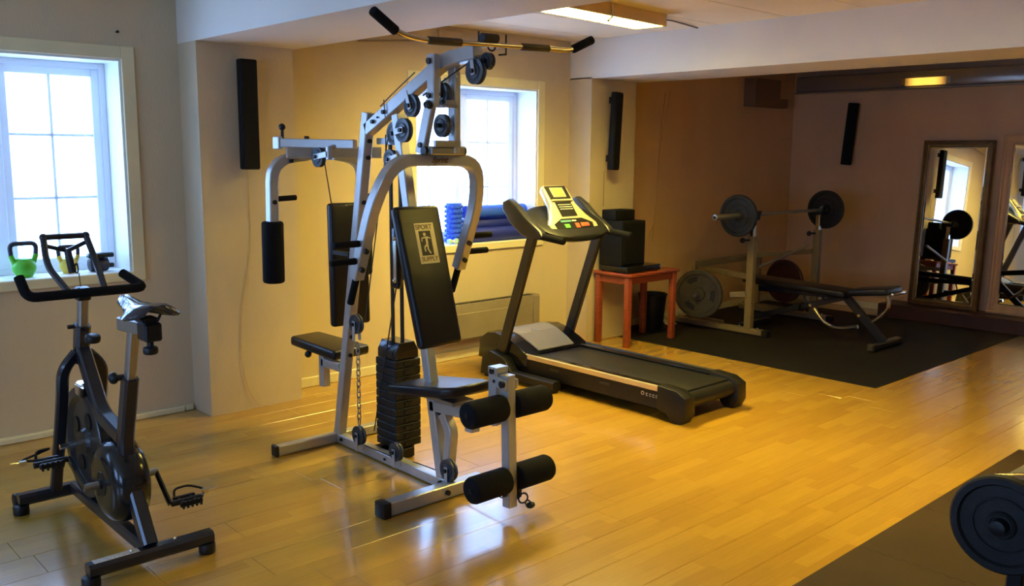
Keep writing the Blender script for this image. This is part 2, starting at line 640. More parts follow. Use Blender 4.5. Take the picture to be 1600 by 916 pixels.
# floor boards
m = MB(); m.box((X0, Y0, -0.12), (XM, YW + 0.0, -0.012)); floor = struct(m, 'floor', 'floor')
def pix(p):
    v = V(p) - EYE
    d = v.dot(_w)
    if d < 0.05:
        return None
    return (800 + FPX * v.dot(_r) / d, 458 - FPX * v.dot(_u) / d, d)
def in_view(p, mrg=60):
    q = pix(p)
    return q is not None and -mrg < q[0] < 1600 + mrg and -mrg < q[1] < 916 + mrg
BW, BL = 0.192, 1.26
def board_mesh(L):
    b = MB()
    b.box((0.0004, 0.0004, -0.0115), (L - 0.0004, BW - 0.0004, 0), 0.0012)
    me = bpy.data.meshes.new('floor_board')
    b.bm.to_mesh(me); b.bm.free()
    me.materials.append(M['floor'])
    return me
meshes = {}
rest = MB()
rnd = random.Random(4)
y = 5.19
cells = []
while y > Y0:
    y -= BW
    x = X0 - rnd.random() * BL
    while x < XM:
        a, b = max(x, X0), min(x + BL, XM)
        if b - a > 0.02:
            cells.append((a, b, y))
        x += BL
vis = []
for a, b, y in cells:
    seen = any(in_view((a + (b - a) * i / 4, y + j * BW, 0)) for i in range(5) for j in (0, 1)) and y > 0.4
    if seen:
        vis.append(((a + b) / 2 ** 1, a, b, y))
    else:
        rest.box((a + 0.0004, max(y, Y0) + 0.0004, -0.0115), (b - 0.0004, y + BW - 0.0004, 0))
vis.sort(key=lambda c: ((c[1] + c[2]) / 2) ** 2 + c[3] ** 2)
for i, (_, a, b, y) in enumerate(vis):
    if i >= 300:
        rest.box((a + 0.0004, y + 0.0004, -0.0115), (b - 0.0004, y + BW - 0.0004, 0))
        continue
    L = round(b - a, 2) if b - a < BL - 0.01 else BL
    if L not in meshes:
        meshes[L] = board_mesh(b - a)
    o = bpy.data.objects.new('floor_board', meshes[L])
    COL.objects.link(o)
    o.location = (a, y, 0)
    o.parent = floor
part(rest, 'floor_board_remainder', 'floor', floor, smooth=0, kind='stuff')

# ceiling with its boards
m = MB(); m.box((X0, Y0, ZC + 0.012), (XM, YW, ZC + 0.15)); ceil = struct(m, 'ceiling', 'ceiling')
y = 4.85
pm = None
ys = []
while y > Y0:
    ys.append(y); y -= 0.533
ys = [YW] + ys + [Y0]
for k in range(len(ys) - 1):
    b = MB(); b.box((P1[1] + 0.022, ys[k + 1] + 0.005, ZC), (P2[0] - 0.001, ys[k] - 0.005, ZC + 0.012), 0.002)
    part(b, 'ceiling_panel', 'ceiling', ceil, smooth=0)
b = MB(); b.box((X0, Y0, ZC - 0.03), (P1[0] - 0.001, YW, ZC + 0.012)); part(b, 'ceiling_panel', 'ceiling', ceil, smooth=0)
b = MB(); b.box((P2[1] + 0.071, Y0, ZC), (XM, YW, ZC + 0.012)); part(b, 'ceiling_panel', 'ceiling', ceil, smooth=0)

# baseboards
m = MB(); m.box((X0, YW - 0.035, 0), (P1[0] - 0.07, YW, 0.035), 0.006); m.box((P1[0] - 0.068, YW - 0.03, 0.004), (P1[0] - 0.02, YW, 0.03)); struct(m, 'baseboard_left', 'trim', smooth=30)
m = MB(); m.box((P1[1], YW - 0.022, 0), (P2[0], YW, 0.065), 0.004); struct(m, 'baseboard_middle', 'trim', smooth=30)
m = MB(); m.box((P2[1], YW - 0.018, 0), (XM - 0.02, YW, 0.065), 0.004); struct(m, 'baseboard_back', 'trim', smooth=30)
m = MB(); m.box((XM - 0.018, Y0, 0), (XM, YW - 0.02, 0.065), 0.004); struct(m, 'baseboard_right', 'trim', smooth=30)

# windows
for wi, (a, b) in enumerate(WIN):
    wr = bpy.data.objects.new('window_%d' % (wi + 1), None)
    COL.objects.link(wr); wr['kind'] = 'structure'; wr.location = (a, YW, WZ[0])
    z0, z1 = WZ
    m = MB()
    t = 0.07
    m.box((a - t, YW - 0.018, z0 - 0.055), (a, YW, z1 + t), 0.003)
    m.box((b, YW - 0.018, z0 - 0.055), (b + t, YW, z1 + t), 0.003)
    m.box((a, YW - 0.018, z1), (b, YW, z1 + t), 0.003)
    m.box((a, YW - 0.018, z0 - 0.055), (b, YW, z0 - 0.002), 0.003)
    part(m, 'casing', 'trim', wr, smooth=30)
    m = MB()
    m.box((a, YW - 0.01, z0 - 0.03), (b, YW + 0.36, z0))
    part(m, 'sill', 'reveal', wr)
    m = MB()
    m.box((a, YW, z0), (a + 0.012, YW + 0.30, z1)); m.box((b - 0.012, YW, z0), (b, YW + 0.30, z1)); m.box((a + 0.012, YW, z1 - 0.012), (b - 0.012, YW + 0.30, z1))
    part(m, 'reveal_lining', 'reveal', wr, smooth=0)
    yf = YW + 0.22
    mid = (a + b) / 2
    m = MB()
    for lo, hi in (((a + .012, z0), (a + .045, z1 - .012)), ((b - .045, z0), (b - .012, z1 - .012)), ((a + .045, z0), (b - .045, z0 + .035)), ((a + .045, z1 - .045), (b - .045, z1 - .012)), ((mid - .03, z0 + .035), (mid + .03, z1 - .045))):
        m.box((lo[0], yf, lo[1]), (hi[0], yf + 0.06, hi[1]), 0.004)
    part(m, 'window_frame', 'sash', wr, smooth=30)
    for (s0, s1) in ((a + .045, mid - .03), (mid + .03, b - .045)):
        m = MB()
        q = 0.042
        for lo, hi in (((s0, z0 + .035), (s0 + q, z1 - .045)), ((s1 - q, z0 + .035), (s1, z1 - .045)), ((s0 + q, z0 + .035), (s1 - q, z0 + .035 + q)), ((s0 + q, z1 - .045 - q), (s1 - q, z1 - .045))):
            m.box((lo[0], yf + 0.012, lo[1]), (hi[0], yf + 0.052, hi[1]), 0.004)
        sa = part(m, 'sash', 'sash', wr, smooth=30)
        for zz in (1.28, 1.627):
            m = MB(); m.box((s0 + q, yf + 0.025, zz - 0.007), (s1 - q, yf + 0.045, zz + 0.007)); part(m, 'glazing_bar', 'sash', sa, smooth=0)
        sm = (s0 + s1) / 2
        m = MB(); m.box((sm - 0.007, yf + 0.024, z0 + .035 + q), (sm + 0.007, yf + 0.046, z1 - .045 - q)); part(m, 'glazing_bar', 'sash', sa, smooth=0)
        cx = [s0 + q, sm, s1 - q]; cz = [z0 + .035 + q, 1.28, 1.627, z1 - .045 - q]
        for i in range(2):
            for j in range(3):
                m = MB(); m.box((cx[i], yf + 0.033, cz[j]), (cx[i + 1], yf + 0.036, cz[j + 1])); part(m, 'pane', 'glass', sa, smooth=0)

# ------------------------------------------------------------------ ceiling lamps
def lamp(loc, rot, label, group=None, dif='diffuser'):
    t = thing('fluorescent_ceiling_lamp', label, 'ceiling lamp', loc, group)
    L, W, H = 1.12, 0.24, 0.075
    m = MB(); m.box((loc[0] - L / 2, loc[1] - W / 2, loc[2] - H), (loc[0] - L / 2 + 0.02, loc[1] + W / 2, loc[2])); m.box((loc[0] + L / 2 - 0.02, loc[1] - W / 2, loc[2] - H), (loc[0] + L / 2, loc[1] + W / 2, loc[2]))
    m.box((loc[0] - L / 2 + 0.02, loc[1] - W / 2, loc[2] - H), (loc[0] + L / 2 - 0.02, loc[1] - W / 2 + 0.012, loc[2]))
    m.box((loc[0] - L / 2 + 0.02, loc[1] + W / 2 - 0.012, loc[2] - H), (loc[0] + L / 2 - 0.02, loc[1] + W / 2, loc[2]))
    m.box((loc[0] - L / 2 + 0.02, loc[1] - W / 2 + 0.012, loc[2] - 0.012), (loc[0] + L / 2 - 0.02, loc[1] + W / 2 - 0.012, loc[2]))
    part(m, 'housing', 'lampbody', t, smooth=0)
    m = MB()
    n = 28
    x0 = loc[0] - L / 2 + 0.022; dx = (L - 0.044) / n
    m.box((x0, loc[1] - W / 2 + 0.014, loc[2] - H + 0.016), (x0 + n * dx, loc[1] + W / 2 - 0.014, loc[2] - H + 0.024))
    part(m, 'diffuser', dif, t, smooth=0)
    m = MB()
    for i in range(1, n):
        m.box((x0 + i * dx - 0.001, loc[1] - W / 2 + 0.012, loc[2] - H - 0.002), (x0 + i * dx + 0.001, loc[1] + W / 2 - 0.012, loc[2] - H + 0.0155))
    part(m, 'louvre', 'fin', t, smooth=0, kind='stuff')
    m = MB(); m.tube([(loc[0] - 0.05, loc[1] - W / 2 - 0.012, loc[2]), (loc[0] - 0.05, loc[1] - W / 2 - 0.012, loc[2] - H - 0.01), (loc[0] - 0.03, loc[1] - W / 2 + 0.03, loc[2] - H - 0.022)], 0.006, 8, fil=0.01)
    m.ball((loc[0] - 0.03, loc[1] - W / 2 + 0.03, loc[2] - H - 0.022), 0.011, n=8)
    part(m, 'clip', 'brass', t)
    t.rotation_euler.z = rot
    return t
lamp((4.24, 3.82, ZC), math.radians(5), 'lit cream fluorescent lamp on the boarded ceiling between the beams', 'ceiling lamps')
lamp((4.0, 1.75, ZC), 0, 'second lit fluorescent lamp on the boarded ceiling, nearer the viewer', 'ceiling lamps', 'diffuser_dim')  # unseen fixture, added to brighten the floor between the beams
m = MB(); m.tube([(4.82, 3.84, ZC - 0.02), (5.0, 3.86, ZC - 0.008), (5.2, 3.9, ZC - 0.008), (5.42, 3.95, ZC - 0.008)], 0.005, 6)
single(m, 'lamp_cable', 'darkwire', 'thin brown cable on the ceiling from the lamp to the right beam', 'cable', (4.82, 3.84, ZC - 0.02))

# duct along the mirror wall, with a glowing strip for the reflection on it
t = thing('ventilation_duct', 'glossy grey boxed duct under the ceiling above the mirrors', 'duct', (8.72, 1.5, 2.17))
m = MB(); m.box((8.66, Y0 + 0.01, 2.19), (XM - 0.002, 5.05, 2.345), 0.02, 2); part(m, 'casing', 'duct', t)
m = MB(); m.box((8.645, Y0 + 0.01, 2.172), (8.70, 5.05, 2.19), 0.004); part(m, 'lower_flange', 'duct', t)
m = MB(); m.box((7.94, 5.06, 2.03), (8.40, YW - 0.004, 2.30), 0.004); m.box((8.40, 5.10, 2.03), (8.62, YW - 0.004, 2.12), 0.004)
single(m, 'boxed_pipe', 'brownbox', 'boxed-in pipe in the corner of the alcove under the ceiling', 'pipe box', (8.25, 5.06, 2.03))

def reflection_mat():  # emission painted as a reflection on the duct, fading at the ends
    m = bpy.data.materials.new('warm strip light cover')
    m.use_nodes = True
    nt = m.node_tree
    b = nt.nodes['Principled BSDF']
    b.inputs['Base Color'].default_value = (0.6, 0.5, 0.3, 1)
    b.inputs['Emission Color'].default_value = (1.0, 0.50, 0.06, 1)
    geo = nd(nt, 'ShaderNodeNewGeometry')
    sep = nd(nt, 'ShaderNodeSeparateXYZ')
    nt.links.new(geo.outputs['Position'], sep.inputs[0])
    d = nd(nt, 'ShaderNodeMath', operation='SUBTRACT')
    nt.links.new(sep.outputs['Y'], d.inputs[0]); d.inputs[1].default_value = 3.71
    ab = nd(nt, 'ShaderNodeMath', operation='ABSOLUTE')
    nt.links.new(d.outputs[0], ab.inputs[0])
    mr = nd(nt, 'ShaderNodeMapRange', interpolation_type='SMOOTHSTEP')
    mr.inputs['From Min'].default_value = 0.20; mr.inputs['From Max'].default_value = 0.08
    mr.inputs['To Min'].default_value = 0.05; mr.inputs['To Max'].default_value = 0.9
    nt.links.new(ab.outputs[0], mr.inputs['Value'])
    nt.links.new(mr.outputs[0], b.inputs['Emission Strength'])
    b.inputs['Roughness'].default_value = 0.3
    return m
M['strip'] = reflection_mat()
t = thing('strip_lamp', 'small glowing yellow strip lamp on the duct above the mirrors', 'lamp', (8.65, 3.75, 2.21))  # glowing strip stands in for light reflected by the glossy duct
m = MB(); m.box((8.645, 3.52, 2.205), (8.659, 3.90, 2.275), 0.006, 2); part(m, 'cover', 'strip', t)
m = MB(); m.box((8.645, 3.48, 2.205), (8.659, 3.519, 2.275), 0.004); m.box((8.645, 3.901, 2.205), (8.659, 3.94, 2.275), 0.004); part(m, 'end_cap', 'brass', t)  # ends of the added reflection strip

# ------------------------------------------------------------------ multi gym
GX = 2.5
gym = thing('multi_gym', 'tall silver grey multi-station weight machine with black pads', 'gym machine', (GX, 3.55, 0))
T = 0.05
def gp(mb, name, mt='silver', parent=gym, label=None, **k):
    return part(mb, name, mt, parent, label, **k)
# base
m = MB(); m.rect([(GX, 3.10, 0.03), (GX, 4.045, 0.03)], T, T); base = gp(m, 'base_beam')
m = MB(); m.rect([(2.135, 4.075, 0.03), (2.90, 4.075, 0.03)], T, T); rc = gp(m, 'rear_foot')
m = MB(); m.box((2.118, 4.047, 0.001), (2.137, 4.103, 0.06), 0.004); m.box((2.898, 4.047, 0.001), (2.917, 4.103, 0.06), 0.004); gp(m, 'end_cap', 'black', rc, 'black plastic end cap')
m = MB(); m.rect([(2.10, 3.065, 0.035), (2.64, 3.065, 0.035)], 0.06, 0.06); fc = gp(m, 'front_foot')
m = MB(); m.box((2.072, 3.028, 0.0), (2.115, 3.102, 0.072), 0.008, 2); gp(m, 'end_cap', 'black', fc, 'black plastic end cap')
m = MB(); m.rect([(2.527, 3.63, 0.03), (2.66, 3.63, 0.03)], 0.05, 0.05); gp(m, 'stack_foot', 'black')
m = MB(); m.rect([(2.527, 3.74, 0.03), (2.74, 3.74, 0.03)], 0.05, 0.05); gp(m, 'stack_foot', 'black')
m = MB(); m.cyl((2.474, 4.0, 0.035), (2.466, 4.0, 0.035), 0.010, 8); m.cyl((2.474, 3.52, 0.03), (2.468, 3.52, 0.03), 0.007, 8); m.cyl((2.474, 3.60, 0.03), (2.468, 3.60, 0.03), 0.007, 8); m.cyl((2.474, 3.15, 0.035), (2.464, 3.15, 0.035), 0.012, 8); m.cyl((2.42, 3.034, 0.035), (2.42, 3.022, 0.035), 0.012, 8)
gp(m, 'bolt', 'black')
# posts
m = MB(); m.rect([(GX, 4.055, 0.055), (GX, 3.735, 1.735)], T, T, up=(1, 0, 0)); rp = gp(m, 'rear_post')
m = MB(); m.rect([(GX, 3.165, 0.055), (GX, 3.49, 1.72)], T, T, up=(1, 0, 0)); fp = gp(m, 'front_post')
m = MB()
for z in (0.50, 0.60, 0.95, 1.30, 1.52, 1.60):
    yy = 4.055 - 0.32 * (z - 0.055) / 1.68
    m.cyl((GX + 0.0, yy - 0.025, z), (GX + 0.0, yy - 0.038, z), 0.011, 8)
gp(m, 'bolt', 'black', rp)
m = MB()
for z in (0.36, 0.45):
    yy = 3.165 + 0.325 * (z - 0.055) / 1.665
    m.cyl((GX, yy - 0.025, z), (GX, yy - 0.04, z), 0.013, 8)
gp(m, 'bolt', 'black', fp)
# boom
m = MB(); m.rect([(GX, 3.735, 1.655), (GX, 3.13, 1.945), (GX, 2.925, 1.962)], 0.06, T, up=(1, 0, 0), fil=0.05); boom = gp(m, 'boom')
m = MB()
for yy in (3.66, 3.57):
    zz = 1.655 + (3.735 - yy) * 0.29 / 0.605
    m.cyl((2.474, yy, zz), (2.463, yy, zz), 0.010, 8)
m.cyl((2.474, 3.62, 1.71), (2.468, 3.62, 1.71), 0.005, 6)
gp(m, 'bolt', 'black', boom)
m = MB(); m.tube([(2.47, 3.59, 1.76), (2.47, 3.50, 1.81), (2.47, 3.32, 1.90)], 0.003, 6); m.tube([(2.468, 3.55, 1.71), (2.468, 3.56, 1.79)], 0.0025, 6); gp(m, 'adjuster_wire', 'cable', boom)
# hanging bracket: two upright tubes and the cross plates
m = MB(); m.rect([(GX - 0.058, 3.15, 1.965), (GX - 0.058, 3.15, 1.74)], 0.05, 0.035, up=(1, 0, 0)); gp(m, 'hanger')
m = MB(); m.rect([(GX + 0.058, 3.15, 1.93), (GX + 0.058, 3.15, 1.545)], 0.05, 0.035, up=(1, 0, 0)); gp(m, 'hanger')
m = MB(); m.rect([(GX - 0.062, 3.16, 1.765), (GX - 0.062, 3.235, 1.545)], 0.055, 0.03, up=(1, 0, 0)); gp(m, 'hanger_link')
m = MB(); m.box((GX - 0.085, 3.13, 1.538), (GX + 0.105, 3.21, 1.572), 0.004); m.box((GX - 0.07, 3.12, 1.572), (GX + 0.07, 3.135, 1.60)); gp(m, 'hinge_plate', 'steel')
m = MB(); m.cyl((GX - 0.10, 3.17, 1.555), (GX + 0.13, 3.17, 1.555), 0.02, 12); gp(m, 'hinge_bar', 'black')
m = MB(); m.ball((GX - 0.095, 3.13, 1.748), 0.017, n=10); m.cyl((GX - 0.10, 3.15, 1.75), (GX - 0.03, 3.17, 1.77), 0.014, 10); m.cyl((GX - 0.080, 3.15, 1.935), (GX - 0.076 - 0.012, 3.15, 1.935), 0.014, 8); m.cyl((GX - 0.08, 3.15, 1.79), (GX - 0.09, 3.15, 1.79), 0.012, 8); m.cyl((GX - 0.085, 3.22, 1.58), (GX - 0.075, 3.22, 1.58), 0.012, 8)
gp(m, 'knob', 'black')
m = MB(); m.box((GX - 0.03, 3.10, 1.74), (GX + 0.035, 3.15, 1.752)); m.box((GX - 0.025, 3.09, 1.752), (GX + 0.02, 3.13, 1.772)); gp(m, 'swivel_bracket', 'chrome')

def pulley(c, ax, r, wd=0.024, name='pulley', mt='pulley', arm=None, armw=0.022):
    c, ax = V(c), V(ax).normalized()
    m = MB()
    h = wd / 2
    m.lathe(c - ax * h, ax, [(0, 0.008), (0, r * 0.55), (wd * .15, r * 0.6), (0, r * 0.86), (0, r), (wd * 0.25, r), (wd * 0.5, r * 0.88), (wd * 0.75, r), (wd, r), (wd, r * 0.86), (wd * .85, r * 0.6), (wd, r * 0.55), (wd, 0.008)], 28)
    p = gp(m, name, mt)
    m = MB(); m.cyl(c - ax * (h + 0.018), c + ax * (h + 0.018), 0.010, 10)
    gp(m, 'axle', 'black', p)
    if arm:
        m = MB()
        for s in (-1, 1):
            q = ax * s * (h + 0.006)
            d = V(arm) - c
            m.rect([c + q - d.normalized() * 0.016, V(arm) + q], armw, 0.005, up=ax, c=0.001)
        gp(m, 'pulley_bracket', 'silver', p)
    return p
XA = (1, 0, 0)
pulley((GX, 2.935, 1.885), XA, 0.055, arm=(GX, 2.945, 1.95))
pulley((GX + 0.03, 2.895, 1.925), XA, 0.035)
pulley((GX - 0.035, 3.335, 1.755), XA, 0.050, arm=(GX - 0.035, 3.36, 1.82))
pulley((GX - 0.02, 3.42, 1.648), XA, 0.055, arm=(GX - 0.02, 3.47, 1.64), armw=0.028)
pulley((GX + 0.01, 3.53, 1.635), XA, 0.055)
pulley((GX - 0.03, 3.51, 1.515), XA, 0.045, arm=(GX - 0.03, 3.44, 1.53))
pulley((GX + 0.0, 3.16, 1.80), XA, 0.050, arm=(GX, 3.16, 1.87))
pulley((GX + 0.0, 3.16, 1.665), XA, 0.050)
pulley((2.395, 4.03, 1.522), XA, 0.052, arm=(2.395, 3.93, 1.535), armw=0.028)
m = MB(); m.rect([(2.395, 3.93, 1.57), (2.395, 3.93, 1.51)], 0.02, 0.03, up=XA); m.rect([(2.395, 3.93, 1.565), (2.44, 3.94, 1.575)], 0.02, 0.02); gp(m, 'bracket', 'silver')
pulley((GX - 0.045, 3.80, 0.11), XA, 0.050, arm=(GX - 0.045, 3.80, 0.03))
pulley((GX - 0.045, 3.475, 0.105), XA, 0.046, arm=(GX - 0.045, 3.475, 0.03))
pulley((GX - 0.03, 3.085, 0.115), XA, 0.052, arm=(GX - 0.03, 3.085, 0.035))
pulley((GX - 0.03, 3.83, 0.685), XA, 0.050, arm=(GX - 0.03, 3.83, 0.60))
m = MB(); m.box((2.535, 3.565, 0.885), (2.575, 3.625, 1.195), 0.018, 3); dp = gp(m, 'double_pulley_block', 'bikeguard')
m = MB(); m.rect([(2.528, 3.57, 0.93), (2.528, 3.57, 1.13)], 0.022, 0.006, up=XA, c=0.001); m.ball((2.524, 3.57, 1.135), 0.011, n=8); m.ball((2.524, 3.57, 0.93), 0.011, n=8); gp(m, 'link_plate', 'chrome', dp)
# chain
m = MB()
n = 15
for i in range(n):
    z = 0.575 - i * 0.0285
    a = i % 2
    R, k = 0.010, 0.008
    pts = []
    for j in range(10):
        an = 2 * PI * j / 10
        u = R * math.cos(an)
        vv = R * math.sin(an) + (k if math.sin(an) > 0 else -k)
        pts.append((GX - 0.03 + (u if a else 0), 3.82 + (0 if a else u), z + vv))
    m.tube(pts, 0.0032, 6, closed=True, up=((0, 1, 0) if a else (1, 0, 0)))
gp(m, 'chain', 'steel', kind='stuff')
# cables
def cable(pts, name='cable', r=0.0032):
    m = MB(); m.tube(pts, r, 6); return gp(m, name, 'cable')
cable([(GX, 2.95, 1.935), (GX, 3.30, 1.80)])
cable([(GX - 0.01, 3.78, 0.70), (GX + 0.03, 3.62, 1.62)])
cable([(GX + 0.045, 3.59, 0.885), (GX + 0.02, 3.76, 0.13)])
cable([(GX + 0.055, 3.60, 0.885), (GX + 0.055, 3.72, 0.45)])
cable([(2.40, 3.985, 1.50), (2.46, 4.02, 1.26)])
cable([(GX - 0.045, 3.75, 0.07), (GX - 0.045, 3.52, 0.07)])
cable([(GX + 0.015, 3.42, 0.055), (GX + 0.04, 3.1, 0.055), (GX + 0.02, 2.74, 0.06)])
cable([(GX - 0.01, 3.58, 1.63), (GX - 0.01, 3.58, 1.50)])
cable([(2.64, 3.68, 0.6), (2.64, 3.62, 1.62)])
# weight stack
for i in range(11):
    m = MB(); z = 0.062 + i * 0.0415
    m.box((2.545, 3.605, z), (2.705, 3.775, z + 0.039), 0.004)
    m.box((2.60, 3.598, z + 0.010), (2.65, 3.606, z + 0.028))
    gp(m, 'weight_plate', 'iron')
m = MB(); m.prism([(2.555, 3.61, 0.52), (2.695, 3.61, 0.52), (2.695, 3.61, 0.56), (2.67, 3.61, 0.605), (2.58, 3.61, 0.605), (2.555, 3.61, 0.56)], (0, 0.16, 0), 0.003); gp(m, 'top_plate', 'bikeguard')
for yy in (3.65, 3.73):
    m = MB(); m.cyl((2.625, yy, 0.60), (2.60, yy - 0.03, 1.60), 0.010, 12); gp(m, 'guide_rod', 'tmgrey', label='dark steel guide rod')
m = MB(); m.rect([(2.53, 3.655, 1.60), (2.63, 3.655, 1.60)], 0.12, 0.03); gp(m, 'rod_holder', 'silver')

# press arm
m = MB()
pts = [(2.205, 3.41, 0.99), (2.205, 3.27, 1.33), (2.27, 3.205, 1.515), (2.73, 3.205, 1.515), (2.795, 3.27, 1.33), (2.795, 3.41, 0.99)]
pa_pts = fillet(pts, 0.11)
PN = V((0, -0.94, -0.34)).normalized()
m.rect(pa_pts, 0.052, 0.052, up=V((0, 1, 0)))
pa = gp(m, 'press_arm')
for x, s in ((2.205, -1), (2.795, 1)):
    m = MB(); m.cyl((x, 3.408, 1.0), (x, 3.465, 0.865), 0.017, 14, 0.004); gp(m, 'grip', 'foam', pa, 'black foam hand grip')
    for yy, zz in ((3.345, 1.15), (3.375, 1.07)):
        m = MB(); m.cyl((x + s * 0.026, yy, zz), (x + s * 0.155, yy, zz), 0.015, 14, 0.004); gp(m, 'grip', 'foam', pa, 'black foam hand grip')
    m = MB(); m.cyl((x - 0.012, 3.32, 1.12), (x - 0.012, 3.305, 1.115), 0.012, 8); m.cyl((x - 0.012, 3.355, 1.035), (x - 0.012, 3.34, 1.03), 0.012, 8); gp(m, 'bolt', 'black', pa)
# lettering on the press arm
text('Sprint', 0.036, frame_mx((2.50, 3.176, 1.515), (1, 0, 0), (0, 0, 1)) @ Matrix(((1, 0.35, 0, 0), (0, 1, 0, 0), (0, 0, 1, 0), (0, 0, 0, 1))), 'lettering', 'darkwire', pa, font_bold=0.001)

# rear station arms
m = MB(); m.rect([(2.30, 4.18, 1.545), (2.52, 4.10, 1.545), (2.76, 4.02, 1.545)], 0.05, 0.06, up=(0, 0, 1)); cb = gp(m, 'cross_tube')
m = MB(); m.rect([(2.285, 4.22, 1.59), (2.50, 3.86, 1.585)], 0.045, 0.045, up=(0, 0, 1)); ct = gp(m, 'swing_tube')
m = MB(); m.box((2.262, 4.195, 1.558), (2.288, 4.255, 1.622), 0.004); gp(m, 'end_plate', 'silver', ct)
m = MB(); m.cyl((2.30, 4.22, 1.61), (2.30, 4.22, 1.665), 0.008, 8); m.ball((2.30, 4.22, 1.67), 0.018, n=10); m.cyl((2.37, 4.10, 1.61), (2.37, 4.10, 1.625), 0.013, 8); m.cyl((2.335, 4.20, 1.508), (2.335, 4.20, 1.49), 0.012, 8); gp(m, 'knob', 'black', ct)
m = MB(); m.rect([(2.46, 4.06, 1.60), (2.46, 4.09, 1.49)], 0.02, 0.012, up=XA); gp(m, 'bracket', 'steel', ct)
for s, xx in ((-1, 2.245), (1, 2.79)):
    m = MB(); m.rect([(2.47 if s < 0 else 2.60, 4.235, 1.53), (xx + (-0.0), 4.24, 1.50), (xx, 4.25, 1.17)], 0.05, 0.05, up=(0, 1, 0), fil=0.16)
    ba = gp(m, 'butterfly_arm')
    m = MB(); m.cyl((xx, 4.25, 1.19), (xx, 4.255, 0.87), 0.056, 22, 0.012); gp(m, 'foam_pad', 'foam', ba, 'black foam forearm pad')
    m = MB(); m.cyl((xx + 0.025, 4.24, 1.305), (xx + 0.13 if s < 0 else xx + 0.10, 4.23, 1.31), 0.014, 12, 0.004); gp(m, 'grip', 'foam', ba, 'black foam hand grip')
    m = MB(); m.cyl((xx, 4.224, 1.29), (xx, 4.212, 1.29), 0.012, 8); gp(m, 'bolt', 'black', ba)
# rear backrest, seat
def pad(name, c, xdir, ydir, sx, sy, sz, parent=gym, mt='vinyl', bev=0.018, taper=None, label=None):
    m = MB(); m.obox(frame_mx(c, xdir, ydir), (sx, sy, sz), bev, 4, taper)
    return part(m, name, mt, parent, label, smooth=60)
pad('backrest', (2.645, 4.165, 0.945), (1, -0.02, 0), (0, 0.02, 1), 0.235, 0.665, 0.05)
m = MB(); m.box((2.53, 3.99, 1.01), (2.56, 4.14, 1.03)); gp(m, 'backrest_bracket', 'black')
# seat (tapered to the front, i.e. away from the camera)
def rear_taper(co):
    if co.y > 0:
        co.x *= 0.80
pad('seat', (2.565, 4.27, 0.49), (1, 0.12, 0), (-0.12, 1, 0.06), 0.25, 0.42, 0.055, taper=rear_taper)
m = MB(); m.rect([(GX, 4.02, 0.42), (GX, 4.20, 0.42)], 0.045, 0.045); gp(m, 'seat_arm')
m = MB(); m.rect([(GX, 4.20, 0.46), (GX, 4.20, 0.285)], 0.045, 0.045, up=XA); gp(m, 'seat_post')
m = MB(); m.ball((2.46, 4.30, 0.45), 0.02, n=10); gp(m, 'knob', 'black')
# front backrest
bx = V((1, 0.03, 0)).normalized()
by = V((0, 0.175, 0.60)).normalized()
bc = V((2.44, 3.20, 1.0))
def back_taper(co):
    co.x *= 1 + 0.03 * (1 if co.y > 0 else -1)
bk = pad('backrest', bc, bx, by, 0.245, 0.64, 0.05, bev=0.02, taper=back_taper)
bz = bx.cross(by).normalized()
bo = bc + by * 0.145 + bz * 0.0255 + bx * 0.012
m = MB(); m.obox(frame_mx(bo, bx, by), (0.108, 0.185, 0.002)); bdg = gp(m, 'badge', 'badge', bk, 'gold grey badge with lettering and a dark picture')
m = MB(); m.obox(frame_mx(bo + bz * 0.0015 + bx * -0.004, bx, by), (0.066, 0.112, 0.001))
badge_sq = gp(m, 'badge_panel', 'black', bk)
text('SPORT', 0.031, frame_mx(bo + by * 0.073 + bz * 0.0015 - bx * 0.004, bx, by), 'lettering', 'darkwire', bk, font_bold=0.0006)
text('SUPPLY', 0.028, frame_mx(bo - by * 0.073 + bz * 0.0015 + bx * 0.002, bx, by), 'lettering', 'darkwire', bk, font_bold=0.0006)
# running figure on the badge
m = MB()
def bpnt(u, v):
    return bo + bx * (u - 0.004) + by * v + bz * 0.0026
m.cyl(bpnt(-0.004, 0.040), bpnt(-0.004, 0.040) + bz * 0.0005, 0.008, 12)
for a, b, r_ in (((0.004, 0.03), (0.004, -0.005), 0.012), ((0.0, 0.026), (-0.022, 0.024), 0.006), ((-0.022, 0.024), (-0.024, 0.008), 0.005), ((0.008, 0.028), (0.026, 0.02), 0.006), ((0.004, -0.005), (-0.014, -0.018), 0.008), ((-0.014, -0.018), (-0.012, -0.038), 0.007), ((0.006, -0.008), (0.004, -0.026), 0.008), ((0.004, -0.026), (0.016, -0.048), 0.007)):
    p, q = bpnt(*a), bpnt(*b)
    m.rect([p, q], r_, 0.0008, up=bz, c=0.0002)
gp(m, 'badge_figure', 'badge', bk)
